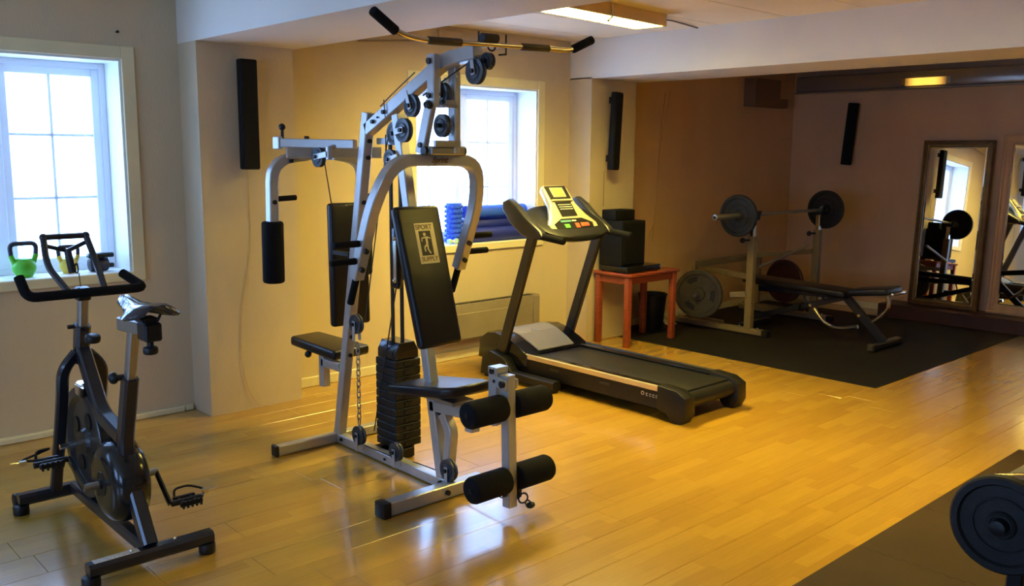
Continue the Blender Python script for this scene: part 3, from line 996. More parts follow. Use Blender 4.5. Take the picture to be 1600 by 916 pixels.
# front seat: rises to the front
def seat_taper(co):
    pass
sa, sb, sc_, sd = V((2.465, 3.39, 0.475)), V((2.475, 3.02, 0.525)), V((2.72, 3.03, 0.525)), V((2.69, 3.42, 0.475))
m = MB(); m.prism([V((2.36, 3.40, 0.475)), V((2.39, 3.05, 0.52)), V((2.43, 2.98, 0.53)), V((2.63, 2.98, 0.53)), V((2.66, 3.05, 0.52)), V((2.64, 3.40, 0.475))], (0, 0.006, -0.052), 0.016, 4)
seat_o = part(m, 'seat', 'vinyl', gym, smooth=60)
m = MB(); m.box((2.44, 3.02, 0.432), (2.56, 3.30, 0.448)); gp(m, 'seat_plate', 'steel')
m = MB(); m.rect([(GX, 3.235, 0.385), (GX, 2.79, 0.415)], 0.05, 0.05, up=XA); gp(m, 'seat_arm')
m = MB(); m.rect([(GX, 2.955, 0.46), (GX, 2.955, 0.325)], 0.05, 0.05, up=XA); gp(m, 'seat_post')
m = MB(); m.ball((2.60, 2.93, 0.46), 0.026, n=10); m.cyl((2.53, 2.95, 0.46), (2.60, 2.94, 0.46), 0.008, 8); gp(m, 'knob', 'black')
m = MB(); m.rect([(GX, 3.155, 0.36), (GX, 3.10, 0.29), (GX, 3.13, 0.06)], 0.045, 0.048, up=XA, fil=0.03); gp(m, 'brace')
# leg lever
m = MB(); m.rect([(2.472, 2.785, 0.40), (2.472, 2.785, 0.652)], 0.055, 0.012, up=XA); m.rect([(2.528, 2.785, 0.40), (2.528, 2.785, 0.652)], 0.055, 0.012, up=XA); m.box((2.466, 2.76, 0.628), (2.534, 2.812, 0.652)); gp(m, 'lever_bracket')
m = MB(); m.rect([(GX, 2.725, 0.625), (GX, 2.705, 0.05)], 0.048, 0.048, up=XA); lv = gp(m, 'leg_lever')
m = MB(); m.rect([(2.468, 2.80, 0.60), (2.468, 2.70, 0.585)], 0.045, 0.010, up=XA); m.rect([(2.532, 2.80, 0.60), (2.532, 2.70, 0.585)], 0.045, 0.010, up=XA); gp(m, 'pivot_plate', 'silver', lv)
m = MB(); m.cyl((2.452, 2.715, 0.592), (2.465, 2.715, 0.592), 0.016, 8); m.cyl((2.458, 2.785, 0.635), (2.466, 2.785, 0.635), 0.013, 8); m.cyl((2.462, 2.707, 0.11), (2.476, 2.707, 0.11), 0.012, 8); m.cyl((2.46, 2.77, 0.595), (2.464, 2.77, 0.595), 0.008, 6); gp(m, 'bolt', 'black', lv)
for yy, zz in ((2.725, 0.488), (2.70, 0.175)):
    for s in (-1, 1):
        m = MB(); m.cyl((GX + s * 0.026, yy, zz), (GX + s * 0.225, yy, zz), 0.058, 26, 0.016); gp(m, 'foam_roller', 'foam', label='black foam leg roller')
    m = MB(); m.cyl((GX - 0.228, yy, zz), (GX + 0.228, yy, zz), 0.012, 10); gp(m, 'roller_bar', 'black')
m = MB()
m.torus((GX + 0.045, 2.67, 0.085), (0.3, 1, 0), 0.022, 0.004, 16, 6)
m.torus((GX + 0.065, 2.66, 0.06), (1, 0.2, 0), 0.014, 0.0035, 14, 6)
m.ball((GX + 0.075, 2.655, 0.05), 0.018, (1.3, 1, .8), n=10)
gp(m, 'snap_hook', 'iron')
m = MB(); m.prism([(GX + 0.025, 2.68, 0.20), (GX + 0.045, 2.68, 0.16), (GX + 0.045, 2.68, 0.09), (GX + 0.025, 2.68, 0.08)], (0, 0.02, 0)); gp(m, 'hook_plate', 'black')

# lat bar resting on the boom
LB = V((2.50, 2.86, 2.008))
t = thing('lat_pulldown_bar', 'long chrome pulldown bar with bent ends and black foam grips on the weight machine', 'pulldown bar', tuple(LB))
def lbp(x, y=0, z=0):
    return V((x, 2.86 + y, z))
bar_pts = [lbp(1.93, -0.02, 2.040), lbp(2.055, 0, 1.975), lbp(2.17, 0, 1.962), lbp(2.86, 0, 1.985), lbp(2.98, 0, 1.985), lbp(3.10, -0.02, 2.04)]
bar_pts = [p + V((0, 0, 0.014)) for p in bar_pts]
m = MB(); m.tube(fillet(bar_pts, 0.05), 0.0115, 12, up=(0, 1, 0)); part(m, 'bar', 'brass', t)
def on(a, b, k):
    return a.lerp(b, k)
for a, b, k0, k1, nm, r_ in ((0, 1, -0.05, 0.88, 'foam_grip', 0.019), (5, 4, -0.05, 0.85, 'foam_grip', 0.019)):
    m = MB(); m.cyl(on(bar_pts[a], bar_pts[b], k0), on(bar_pts[a], bar_pts[b], k1), r_, 14, 0.004); part(m, nm, 'foam', t, 'black foam end grip')
for k0, k1 in ((0.03, 0.27), (0.75, 0.985)):
    m = MB(); m.cyl(on(bar_pts[2], bar_pts[3], k0), on(bar_pts[2], bar_pts[3], k1), 0.0155, 14, 0.002); part(m, 'knurled_sleeve', 'ironlight', t)
m = MB(); m.cyl((2.47, 2.862, 2.012), (2.55, 2.862, 2.014), 0.019, 12); part(m, 'centre_collar', 'iron', t)
m = MB(); m.torus((2.52, 2.86, 1.985), (0, 1, 0), 0.022, 0.004, 16, 6); m.tube([(2.60, 2.86, 2.035), (2.60, 2.86, 1.955), (2.56, 2.86, 1.95)], 0.004, 6); m.tube([(2.45, 2.86, 2.035), (2.45, 2.86, 1.985)], 0.004, 6); part(m, 'hook', 'iron', t, kind='stuff')

# ------------------------------------------------------------------ exercise bike
BX = 1.17
bike = thing('exercise_bike', 'dark spinning exercise bike with a black saddle below the left window', 'exercise bike', (BX, 3.7, 0))
def bk_(mb, name, mt='bike', parent=None, label=None, **k):
    return part(mb, name, mt, parent or bike, label, **k)
m = MB(); m.rect([(0.945, 3.235, 0.065), (1.405, 3.235, 0.065)], 0.058, 0.05, c=0.012); rb = bk_(m, 'rear_foot_bar')
m = MB(); m.obox(frame_mx((1.045, 3.235, 0.0905), (1, 0, 0), (0, 1, 0)), (0.16, 0.034, 0.002)); bk_(m, 'sticker', 'label', rb, 'pale sticker')
m = MB(); m.rect([(0.945, 4.12, 0.065), (1.405, 4.12, 0.065)], 0.058, 0.05, c=0.012); fb = bk_(m, 'front_foot_bar')
for yy, pr in ((3.235, rb), (4.12, fb)):
    for xx in (0.955, 1.385):
        m = MB(); m.cyl((xx, yy, 0), (xx, yy, 0.042), 0.032, 18, 0.005); bk_(m, 'foot', 'black', pr)
for xx in (0.94, 1.405):
    m = MB(); m.cyl((xx, 4.175, 0.045), (xx + 0.025, 4.175, 0.045), 0.032, 16, 0.004); bk_(m, 'transport_wheel', 'black', fb)
m = MB()
for xx, yy in ((1.10, 3.235), (1.26, 3.235), (1.10, 4.12)):
    m.ball((xx, yy, 0.093), 0.008, n=8)
bk_(m, 'bolt', 'chrome')
m = MB(); m.rect([(BX, 3.265, 0.075), (BX, 4.09, 0.075)], 0.05, 0.05, c=0.008); bk_(m, 'base_rail')
m = MB(); m.rect([(BX, 3.245, 0.09), (BX, 3.42, 0.33), (BX, 3.44, 0.44), (BX, 3.345, 0.715)], 0.058, 0.052, up=XA, fil=0.05, c=0.008); st = bk_(m, 'seat_tube')
m = MB(); m.rect([(BX, 3.345, 0.715), (BX, 3.285, 0.905)], 0.04, 0.036, up=XA, c=0.006); bk_(m, 'seat_post', 'steel', st, 'grey steel seat post')
m = MB(); m.ball((BX - 0.05, 3.375, 0.715), 0.023, (0.8, 1, 1), n=12); m.cyl((BX - 0.05, 3.372, 0.715), (BX, 3.36, 0.715), 0.012, 8); bk_(m, 'knob', 'black', st)
m = MB(); m.rect([(BX, 3.385, 0.915), (BX, 3.13, 0.93)], 0.046, 0.05, up=(0, 0, 1), c=0.005); sl = bk_(m, 'seat_slider', 'steel', label='grey steel seat slider')
m = MB(); m.box((BX - 0.03, 3.09, 0.89), (BX + 0.03, 3.17, 0.955), 0.006); m.cyl((BX, 3.13, 0.89), (BX, 3.13, 0.868), 0.012, 10); m.cyl((BX, 3.13, 0.868), (BX, 3.13, 0.84), 0.026, 14, 0.008); bk_(m, 'clamp_knob', 'black', sl)
m = MB(); m.tube([(BX - 0.03, 3.17, 0.985), (BX - 0.02, 3.11, 0.955), (BX - 0.02, 3.20, 0.955), (BX - 0.01, 3.28, 0.985)], 0.005, 8, fil=0.02); m.tube([(BX + 0.03, 3.10, 0.985), (BX + 0.02, 3.11, 0.955), (BX + 0.02, 3.20, 0.955), (BX + 0.01, 3.28, 0.985)], 0.005, 8, fil=0.02); m.box((BX - 0.022, 3.11, 0.945), (BX + 0.022, 3.17, 0.972)); bk_(m, 'saddle_rails', 'black')
# saddle
def saddle():
    mb = MB(); bm = mb.bm
    st_ = [(3.385, 0.012, 1.022, .02), (3.36, 0.026, 1.028, .03), (3.30, 0.032, 1.024, .035), (3.24, 0.045, 1.018, .04), (3.18, 0.080, 1.018, .045), (3.12, 0.098, 1.026, .05), (3.07, 0.090, 1.030, .045), (3.05, 0.05, 1.028, .03)]
    rings = []
    for y_, hw, zt, dp_ in st_:
        r_ = []
        for k in range(12):
            a = PI * k / 11
            x_ = -hw * math.cos(a)
            z_ = zt - dp_ * (abs(math.cos(a)) ** 2.5) - (0.006 if k in (5, 6) else 0)
            r_.append(bm.verts.new((BX + x_, y_, z_)))
        for k in range(10, 0, -1):
            a = PI * k / 11
            r_.append(bm.verts.new((BX - hw * 0.92 * math.cos(a), y_, zt - dp_ * (abs(math.cos(a)) ** 2.5) - 0.012)))
        rings.append(r_)
    for a, b in zip(rings, rings[1:]):
        n = len(a)
        for i in range(n):
            bm.faces.new((a[i], a[(i + 1) % n], b[(i + 1) % n], b[i]))
    bm.faces.new(rings[0]); bm.faces.new(rings[-1][::-1])
    return mb
bk_(saddle(), 'saddle', 'saddle', label='glossy dark saddle', smooth=60)
# head, fork, main tube
HD = V((BX, 3.89, 0.72))
m = MB(); m.rect([(BX, 3.90, 0.68), (BX, 3.855, 0.84)], 0.062, 0.055, up=XA, c=0.01); hd = bk_(m, 'head_tube')
m = MB(); m.rect([(BX, 3.855, 0.83), (BX, 3.825, 0.965)], 0.040, 0.036, up=XA, c=0.006); bk_(m, 'handlebar_post', 'steel', hd, 'grey steel handlebar post')
m = MB(); m.cyl((BX, 3.83, 0.815), (BX, 3.745, 0.80), 0.007, 8); m.cyl((BX, 3.74, 0.785), (BX, 3.735, 0.815), 0.030, 18, 0.008); m.cyl((BX - 0.055, 3.86, 0.835), (BX - 0.03, 3.86, 0.835), 0.009, 8); bk_(m, 'tension_knob', 'black', hd)
for s in (-1, 1):
    m = MB(); m.rect([(BX + s * 0.02, 3.885, 0.72), (BX + s * 0.078, 3.885, 0.655), (BX + s * 0.078, 3.93, 0.50), (BX + s * 0.078, 4.10, 0.085)], 0.045, 0.034, up=(0, 0.95, 0.3), fil=0.06, c=0.008)
    bk_(m, 'fork_arm')
m = MB(); m.rect([(BX, 3.88, 0.74), (BX, 3.76, 0.60), (BX, 3.68, 0.50), (BX, 3.45, 0.46)], 0.055, 0.055, up=XA, fil=0.12, c=0.008); bk_(m, 'main_tube')
# flywheel
m = MB(); FW = V((BX, 3.885, 0.335)); R_ = 0.235
m.lathe(FW - V((0.022, 0, 0)), (1, 0, 0), [(0, 0.02), (0, 0.05), (0.014, 0.06), (0.014, R_ - 0.06), (0.0, R_ - 0.04), (0, R_ - 0.004), (0.004, R_), (0.04, R_), (0.044, R_ - 0.004), (0.044, R_ - 0.04), (0.03, R_ - 0.06), (0.03, 0.06), (0.044, 0.05), (0.044, 0.02)], 44)
fw = bk_(m, 'flywheel', 'steel', label='heavy steel flywheel')
fw.data.materials[0] = M['tmgrey']
m = MB()
for k in range(4):
    a = k * PI / 2 + 0.5
    p = FW + V((-0.008, math.cos(a) * 0.115, math.sin(a) * 0.115))
    m.cyl(p, p - V((0.006, 0, 0)), 0.035, 16)
bk_(m, 'flywheel_boss', 'black', fw)
m = MB(); m.cyl(FW - V((0.11, 0, 0)), FW + V((0.11, 0, 0)), 0.012, 10); bk_(m, 'axle', 'chrome', fw)
m = MB(); m.box((BX - 0.03, 3.82, 0.575), (BX + 0.03, 3.90, 0.60), 0.008); m.box((BX - 0.032, 3.80, 0.545), (BX - 0.024, 3.90, 0.585)); bk_(m, 'brake_pad', 'chrome', label='shiny brake caliper')
# chain guard: two discs joined by a straight cover
m = MB()
poly = []
for k in range(20):
    a = -PI / 2 - k * PI / 19
    poly.append((BX + 0.055, 3.56 - 0 + math.cos(a - 0) * -0.185 * 1.0 * -1, 0.275 + math.sin(a) * 0.185))
GC = (3.505, 0.275)
m.lathe((BX - 0.075, GC[0], GC[1]), (1, 0, 0), [(0, 0.0), (0.0, 0.09), (0.004, 0.122), (0.018, 0.145), (0.045, 0.160), (0.10, 0.162), (0.13, 0.152), (0.142, 0.13), (0.145, 0.0)], 44)
gd = bk_(m, 'chain_guard', 'bikeguard', smooth=50)
m = MB(); m.prism([(BX + 0.03, 3.60, 0.42), (BX + 0.03, 3.90, 0.42), (BX + 0.03, 3.95, 0.335), (BX + 0.03, 3.90, 0.25), (BX + 0.03, 3.60, 0.15)], (0.05, 0, 0), 0.008, 2); bk_(m, 'chain_cover', 'bikeguard')
m = MB(); m.lathe((BX - 0.072, GC[0], GC[1]), (-1, 0, 0), [(0, 0.05), (0.006, 0.047), (0.006, 0.02), (0.014, 0.018), (0.014, 0.0)], 24); bk_(m, 'guard_hub', 'black', gd)
m = MB(); m.cyl((BX - 0.14, 3.505, 0.275), (BX + 0.14, 3.505, 0.275), 0.014, 12); bb = bk_(m, 'crank_axle', 'steel')
def pedal(s, yy, zz):
    m = MB(); m.rect([(BX + s * 0.135, 3.505, 0.275), (BX + s * 0.145, yy, zz)], 0.026, 0.014, up=XA, c=0.004); cr = bk_(m, 'crank', 'bikeguard')
    m = MB()
    cx = BX + s * 0.215
    m.box((cx - 0.045, yy - 0.045, zz - 0.009), (cx + 0.045, yy - 0.030, zz + 0.011), 0.003)
    m.box((cx - 0.045, yy + 0.030, zz - 0.009), (cx + 0.045, yy + 0.045, zz + 0.011), 0.003)
    m.cyl((BX + s * 0.15, yy, zz), (BX + s * 0.27, yy, zz), 0.012, 10)
    for k in range(5):
        xx = cx - 0.036 + k * 0.018
        m.box((xx - 0.004, yy - 0.049, zz + 0.006), (xx + 0.004, yy - 0.044, zz + 0.016)); m.box((xx - 0.004, yy - 0.049, zz - 0.014), (xx + 0.004, yy - 0.044, zz - 0.004))
    m.box((cx - 0.03, yy - 0.03, zz - 0.004), (cx - 0.02, yy + 0.03, zz + 0.006)); m.box((cx + 0.02, yy - 0.03, zz - 0.004), (cx + 0.03, yy + 0.03, zz + 0.006))
    pd = bk_(m, 'pedal', 'black', cr)
    m = MB()
    m.tube([(cx - 0.035, yy + 0.045, zz + 0.005), (cx - 0.03, yy + 0.06, zz + 0.035), (cx + 0.03, yy + 0.07, zz + 0.035), (cx + s * 0.09, yy + 0.05, zz + 0.012), (cx + 0.06, yy + 0.0, zz)], 0.005, 6, fil=0.02)
    bk_(m, 'toe_strap', 'black', cr)
    m = MB(); m.box((cx + s * 0.085 - 0.012, yy + 0.02, zz + 0.0), (cx + s * 0.085 + 0.012, yy + 0.035, zz + 0.018)); m.tube([(cx + s * 0.08, yy + 0.03, zz + 0.01), (cx + s * 0.13, yy + 0.02, zz + 0.02)], 0.003, 6); bk_(m, 'buckle', 'chrome', cr)
pedal(1, 3.40, 0.165)
pedal(-1, 3.65, 0.355)
# handlebar
m = MB()
m.tube([(BX - 0.232, 3.81, 1.06), (BX - 0.222, 3.755, 0.985), (BX + 0.222, 3.755, 0.985), (BX + 0.180, 3.88, 1.035)], 0.019, 14, fil=0.035)
hb = bk_(m, 'handlebar', 'foam', label='foam covered handlebar')
m = MB()
P_ = []
for s in (-1, 1):
    a = V((BX + s * 0.068, 3.765, 0.99)); c = V((BX + s * 0.095 - 0.01, 3.90, 1.085)); b = V((BX + s * 0.082 - 0.012, 3.965, 1.195))
    m.tube(fillet([a, c, b], 0.05), 0.013, 12)
    m.ball(b, 0.016, n=10)
    P_.append(b)
m.tube([P_[0], P_[1]], 0.012, 12)
m.tube([P_[0] - V((-0.005, 0, 0.035)), V((BX - 0.008, 3.955, 1.135)), P_[1] - V((0.005, 0, 0.03))], 0.009, 10)
m.tube([V((BX - 0.008, 3.955, 1.14)), V((BX - 0.002, 3.93, 1.045))], 0.015, 10)
bk_(m, 'extension_bars', 'bike', hb)
m = MB(); m.box((BX - 0.026, 3.80, 0.945), (BX + 0.026, 3.85, 1.0), 0.006); m.box((BX - 0.02, 3.77, 0.965), (BX + 0.02, 3.81, 1.0), 0.004); bk_(m, 'clamp', 'black', hb)
m = MB(); m.torus((BX + 0.012, 3.92, 1.065), (1, 0, 0), 0.020, 0.003, 14, 6); m.tube([(BX + 0.02, 3.92, 1.045), (BX + 0.018, 3.90, 0.97)], 0.002, 6); bk_(m, 'cord', 'cable', hb)

# ------------------------------------------------------------------ treadmill
tm = thing('treadmill', 'black folding treadmill with champagne side rails and upright console', 'treadmill', (4.43, 3.85, 0))
def tp(mb, name, mt='black', parent=None, label=None, **k):
    return part(mb, name, mt, parent or tm, label, **k)
XL, XR = 4.14, 4.74
m = MB(); m.box((4.215, 3.07, 0.155), (4.665, 4.34, 0.180), 0.008, 2); tp(m, 'belt', 'belt')
m = MB(); m.box((XL + 0.03, 3.12, 0.09), (XR - 0.03, 4.4, 0.15), 0.004); tp(m, 'deck')
for s, x_, nm in ((-1, XL, 'L'), (1, XR, 'R')):
    m = MB()
    lo, hi = (x_, x_ + 0.075) if s < 0 else (x_ - 0.075, x_)
    m.box((lo, 3.16, 0.178), (hi, 4.33, 0.196), 0.006, 2); tp(m, 'foot_rail', 'bikeguard', label='glossy dark foot rail')
    m = MB()
    if s < 0:
        m.box((x_ - 0.006, 3.19, 0.165), (x_ + 0.012, 4.35, 0.200), 0.004)
    else:
        m.box((x_ - 0.012, 3.19, 0.165), (x_ + 0.006, 4.35, 0.200), 0.004)
    tp(m, 'side_strip', 'rail' if s < 0 else 'black', label='champagne metal side strip' if s < 0 else None)
    m = MB(); m.box((x_ if s < 0 else x_ - 0.02, 3.18, 0.06), (x_ + 0.02 if s < 0 else x_, 4.45, 0.165), 0.004); tp(m, 'side_skirt')
    # rear foot / roller end cap
    m = MB()
    xa = x_ - 0.012 if s < 0 else x_ - 0.083
    m.prism([(xa, 3.20, 0.205), (xa, 3.06, 0.195), (xa, 2.995, 0.16), (xa, 2.99, 0.06), (xa, 3.02, 0.005), (xa, 3.09, 0.0), (xa, 3.13, 0.045), (xa, 3.20, 0.06)], (0.095, 0, 0), 0.006, 2)
    tp(m, 'end_cap', 'black')
m = MB(); m.cyl((4.22, 3.055, 0.125), (4.66, 3.055, 0.125), 0.045, 20); tp(m, 'rear_roller', 'belt')
# motor hood
m = MB()
hp = [(3, 4.31, 0.10), (3, 4.31, 0.190), (3, 4.40, 0.235), (3, 4.52, 0.285), (3, 4.62, 0.305), (3, 4.72, 0.295), (3, 4.80, 0.24), (3, 4.82, 0.10)]
m.prism([(XL - 0.012, a[1], a[2]) for a in hp], (XR - XL + 0.024, 0, 0), 0.012, 3)
hood = tp(m, 'motor_hood', 'bikeguard', smooth=50)
m = MB()
hc = [(4.335, 0.2095), (4.41, 0.247), (4.52, 0.2935), (4.62, 0.3125), (4.69, 0.307)]
for i in range(len(hc) - 1):
    (y0, z0), (y1, z1) = hc[i], hc[i + 1]
    f0 = 0.175 + 0.03 * i / 4; f1 = 0.175 + 0.03 * (i + 1) / 4
    m.prism([(4.44 - f0, y0, z0), (4.44 + f0, y0, z0), (4.44 + f1, y1, z1), (4.44 - f1, y1, z1)], (0, 0.0, -0.012))
tp(m, 'hood_cover', 'tmsilver', hood, 'curved silver cover with a small emblem', smooth=50)
emb = frame_mx((4.42, 4.54, 0.3045), (1, 0, 0), (0, 0.93, 0.28))
m = MB()
for sx in (-1, 1):
    c = emb @ V((sx * 0.012, 0, 0.0))
    m.torus(c, emb.to_3x3() @ V((0, 0, 1)), 0.013, 0.003, 18, 6)
tp(m, 'emblem', 'white', hood)
text('MASTER', 0.013, emb @ Matrix.Translation((0, -0.03, 0)), 'lettering', 'white', hood) if False else None
# emblem and lettering on the side
m = MB(); m.torus((XL - 0.001, 3.315, 0.135), (1, 0, 0), 0.010, 0.0025, 16, 6); tp(m, 'emblem', 'label', tm)
m = MB()
for k, (yy, wd) in enumerate(((3.29, 0.02), (3.262, 0.016), (3.24, 0.02), (3.215, 0.02))):
    m.box((XL - 0.002, yy - wd + 0.004, 0.123), (XL + 0.001, yy, 0.127)); m.box((XL - 0.002, yy - wd + 0.004, 0.137), (XL + 0.001, yy, 0.141)); m.box((XL - 0.002, yy - 0.004, 0.123), (XL + 0.001, yy, 0.141))
tp(m, 'side_lettering', 'label', tm)
m = MB(); m.box((XL - 0.0015, 4.02, 0.125), (XL + 0.001, 4.10, 0.14)); m.box((XL - 0.0015, 3.58, 0.125), (XL + 0.001, 3.66, 0.14)); tp(m, 'sticker', 'tmgrey', tm)
# base rails and front feet
for x_ in (4.085, 4.795):
    m = MB(); m.rect([(x_, 3.98, 0.05), (x_, 4.50, 0.05)], 0.07, 0.06, c=0.01); m.prism([(x_ - 0.04, 4.40, 0.012), (x_ - 0.04, 4.38, 0.075), (x_ - 0.04, 4.46, 0.16), (x_ - 0.04, 4.60, 0.19), (x_ - 0.04, 4.68, 0.14), (x_ - 0.04, 4.70, 0.012)], (0.08, 0, 0), 0.01, 2)
    m.box((x_ - 0.03, 4.0, 0), (x_ + 0.03, 4.06, 0.025)); m.box((x_ - 0.03, 4.6, 0), (x_ + 0.03, 4.66, 0.02))
    tp(m, 'base_rail', 'black')
for x_ in (4.115, 4.765):
    m = MB(); m.rect([(x_, 4.56, 0.14), (x_, 4.24, 1.04)], 0.078, 0.04, up=XA, c=0.008); tp(m, 'upright', 'tmgrey', label='graphite metal upright')
# console arms (curved side wings) and handles
for s, x_ in ((-1, 4.11), (1, 4.77)):
    m = MB()
    poly = [(x_ - 0.03, 4.20, 0.985), (x_ - 0.03, 4.33, 1.01), (x_ - 0.03, 4.45, 1.09), (x_ - 0.03, 4.52, 1.17), (x_ - 0.03, 4.52, 1.225), (x_ - 0.03, 4.46, 1.245), (x_ - 0.03, 4.38, 1.20), (x_ - 0.03, 4.28, 1.12), (x_ - 0.03, 4.16, 1.05), (x_ - 0.03, 4.13, 1.01)]
    m.prism(poly, (0.06, 0, 0), 0.014, 3); tp(m, 'side_arm', 'tmgrey', smooth=50)
    m = MB(); m.cyl((x_, 4.19, 1.015), (x_, 3.96, 0.995), 0.024, 16, 0.008); tp(m, 'handle', 'foam', label='black hand grip')
# console tray: an oval dark bowl, then the pale panel on it
m = MB()
n = 36
cc = V((4.44, 4.25, 1.055))
rings = []
for d, sc, zo in ((0.0, 0.75, -0.05), (0.0, 1.0, -0.015), (0.0, 1.03, 0.012), (0.0, 0.95, 0.022), (0.0, 0.6, 0.018)):
    rg = []
    for k in range(n):
        a = 2 * PI * k / n
        rx, ry = 0.315, 0.17
        ca, sa_ = math.cos(a), math.sin(a)
        px = rx * sc * (abs(ca) ** 0.7) * (1 if ca > 0 else -1)
        py = ry * sc * (abs(sa_) ** 0.8) * (1 if sa_ > 0 else -1)
        rg.append(m.bm.verts.new(cc + V((px, py, zo + (py + 0.05) * 0.55))))
    rings.append(rg)
for a_, b_ in zip(rings, rings[1:]):
    for i in range(n):
        m.bm.faces.new((a_[i], a_[(i + 1) % n], b_[(i + 1) % n], b_[i]))
m.bm.faces.new(rings[0][::-1]); m.bm.faces.new(rings[-1])
tray = tp(m, 'console_tray', 'black', smooth=50)
for x_ in (4.215, 4.665):
    m = MB(); m.lathe((x_, 4.29, 1.098), (0, -0.45, 0.9), [(0, 0.0), (0.0, 0.058), (0.014, 0.064), (0.014, 0.054), (0.004, 0.04), (0.004, 0)], 20); tp(m, 'cup_holder', 'console' if x_ < 4.4 else 'black', tray)
cn = frame_mx((4.435, 4.265, 1.18), (1, 0, 0), (0, 0.62, 0.78))
m = MB()
poly = [(-0.225, -0.185), (-0.14, -0.232), (0.14, -0.232), (0.225, -0.185), (0.232, -0.12), (0.17, -0.05), (0.125, 0.04), (0.118, 0.17), (0.095, 0.195), (-0.095, 0.195), (-0.118, 0.17), (-0.125, 0.04), (-0.17, -0.05), (-0.232, -0.12)]
m.prism([cn @ V((a, b, 0.0)) for a, b in poly], cn.to_3x3() @ V((0, 0, -0.045)), 0.01, 2)
cns = tp(m, 'console', 'console', label='pale gold console panel', smooth=40)
def cbox(u0, u1, v0, v1, h, nm, mt, bev=0.0):
    m = MB(); m.obox(cn @ Matrix.Translation(((u0 + u1) / 2, (v0 + v1) / 2, h / 2)), (u1 - u0, v1 - v0, h), bev); return tp(m, nm, mt, cns)
cbox(-0.10, 0.10, 0.075, 0.185, 0.006, 'display_surround', 'black', 0.003)
cbox(-0.065, 0.06, 0.088, 0.168, 0.010, 'display_bezel', 'console', 0.003)
cbox(-0.048, 0.045, 0.100, 0.157, 0.0115, 'display', 'screen')
cbox(-0.10, 0.10, 0.055, 0.070, 0.014, 'ledge', 'console', 0.003)
cbox(-0.075, 0.075, -0.065, 0.050, 0.004, 'key_panel', 'black')
m = MB()
for r_i in range(3):
    for c_i in range(8):
        m.obox(cn @ Matrix.Translation((-0.055 + c_i * 0.0158, 0.026 - r_i * 0.018, 0.006)), (0.011, 0.006, 0.004))
tp(m, 'key', 'label', cns, kind='stuff')
m = MB(); m.prism([cn @ V((a, b, 0.0)) for a, b in ((-0.185, -0.125), (-0.10, -0.085), (0.10, -0.085), (0.185, -0.125), (0.175, -0.165), (0.11, -0.188), (-0.11, -0.188), (-0.175, -0.165))], cn.to_3x3() @ V((0, 0, 0.004))); tp(m, 'button_panel', 'black', cns)
cbox(-0.12, -0.02, -0.115, -0.100, 0.007, 'label_strip', 'tealbtn')
cbox(-0.10, -0.05, -0.162, -0.130, 0.008, 'start_button', 'greenbtn', 0.002)
cbox(0.005, 0.045, -0.165, -0.125, 0.008, 'stop_button', 'redbtn', 0.002)
cbox(0.06, 0.14, -0.155, -0.125, 0.008, 'speed_button', 'redbtn', 0.002)
cbox(-0.01, 0.03, -0.112, -0.100, 0.008, 'small_key', 'label')

# ------------------------------------------------------------------ table, boxes, bin
TX0, TX1, TY0, TY1, TZ = 5.50, 6.13, 4.585, 5.0, 0.60
tb = thing('side_table', 'small red stained wooden table against the right pillar', 'table', (5.80, 4.78, 0))
m = MB(); m.box((TX0 - 0.015, TY0 - 0.025, TZ - 0.025), (TX1 + 0.015, YP - 0.005, TZ), 0.008, 2); m2 = part(m, 'tabletop', 'redwood', tb)
for lx, ly in ((TX0 + 0.02, TY0 + 0.015), (TX0 + 0.02, YP - 0.05), (TX1 - 0.03, TY0 + 0.015), (TX1 - 0.03, YP - 0.05)):
    m = MB(); m.box((lx - 0.024, ly - 0.024, 0.004 if lx > 5.8 else 0), (lx + 0.024, ly + 0.024, TZ - 0.026), 0.006, 2); part(m, 'leg', 'redwood', tb)
m = MB(); m.box((TX0 + 0.045, TY0 + 0.005, TZ - 0.085), (TX1 - 0.055, TY0 + 0.025, TZ - 0.026)); m.box((TX0 + 0.01, TY0 + 0.04, TZ - 0.085), (TX0 + 0.03, YP - 0.075, TZ - 0.026)); m.box((TX1 - 0.04, TY0 + 0.04, TZ - 0.085), (TX1 - 0.02, YP - 0.075, TZ - 0.026)); part(m, 'apron', 'redwood', tb)
t = thing('amplifier', 'flat black amplifier box on the red table under the tall black speaker', 'amplifier', (5.72, 4.76, TZ))
m = MB(); m.box((5.50, 4.60, TZ + 0.006), (5.93, 4.90, TZ + 0.052), 0.006, 2); part(m, 'case', 'bikeguard', t)
m = MB(); m.box((5.495, 4.592, TZ + 0.008), (5.72, 4.6005, TZ + 0.050), 0.002); part(m, 'front_panel', 'bikeguard', t)
m = MB()
for lx in (5.53, 5.90):
    for ly in (4.62, 4.88):
        m.cyl((lx, ly, TZ), (lx, ly, TZ + 0.008), 0.012, 10)
part(m, 'feet', 'black', t)
t = thing('subwoofer', 'tall black box speaker standing on the flat black amplifier', 'speaker', (5.64, 4.75, TZ + 0.053))
m = MB(); m.box((5.50, 4.66, TZ + 0.053), (5.79, 4.90, TZ + 0.415), 0.006, 2); part(m, 'cabinet', 'speaker', t)
m = MB(); m.box((5.52, 4.75, TZ + 0.416), (5.76, 4.90, TZ + 0.50), 0.008, 2); part(m, 'upper_box', 'speaker', t)
m = MB(); m.box((5.515, 4.652, TZ + 0.07), (5.775, 4.6605, TZ + 0.40), 0.003); part(m, 'grille', 'speaker', t)
m = MB(); m.box((5.96, 4.68, TZ + 0.001), (6.04, 4.76, TZ + 0.018), 0.004); single(m, 'power_adapter', 'white', 'small white box on the right end of the red table', 'adapter', (6.0, 4.72, TZ))
bn = thing('waste_bin', 'black tapered waste bin on the floor right of the red table', 'bin', (6.34, 5.0, 0.0045))
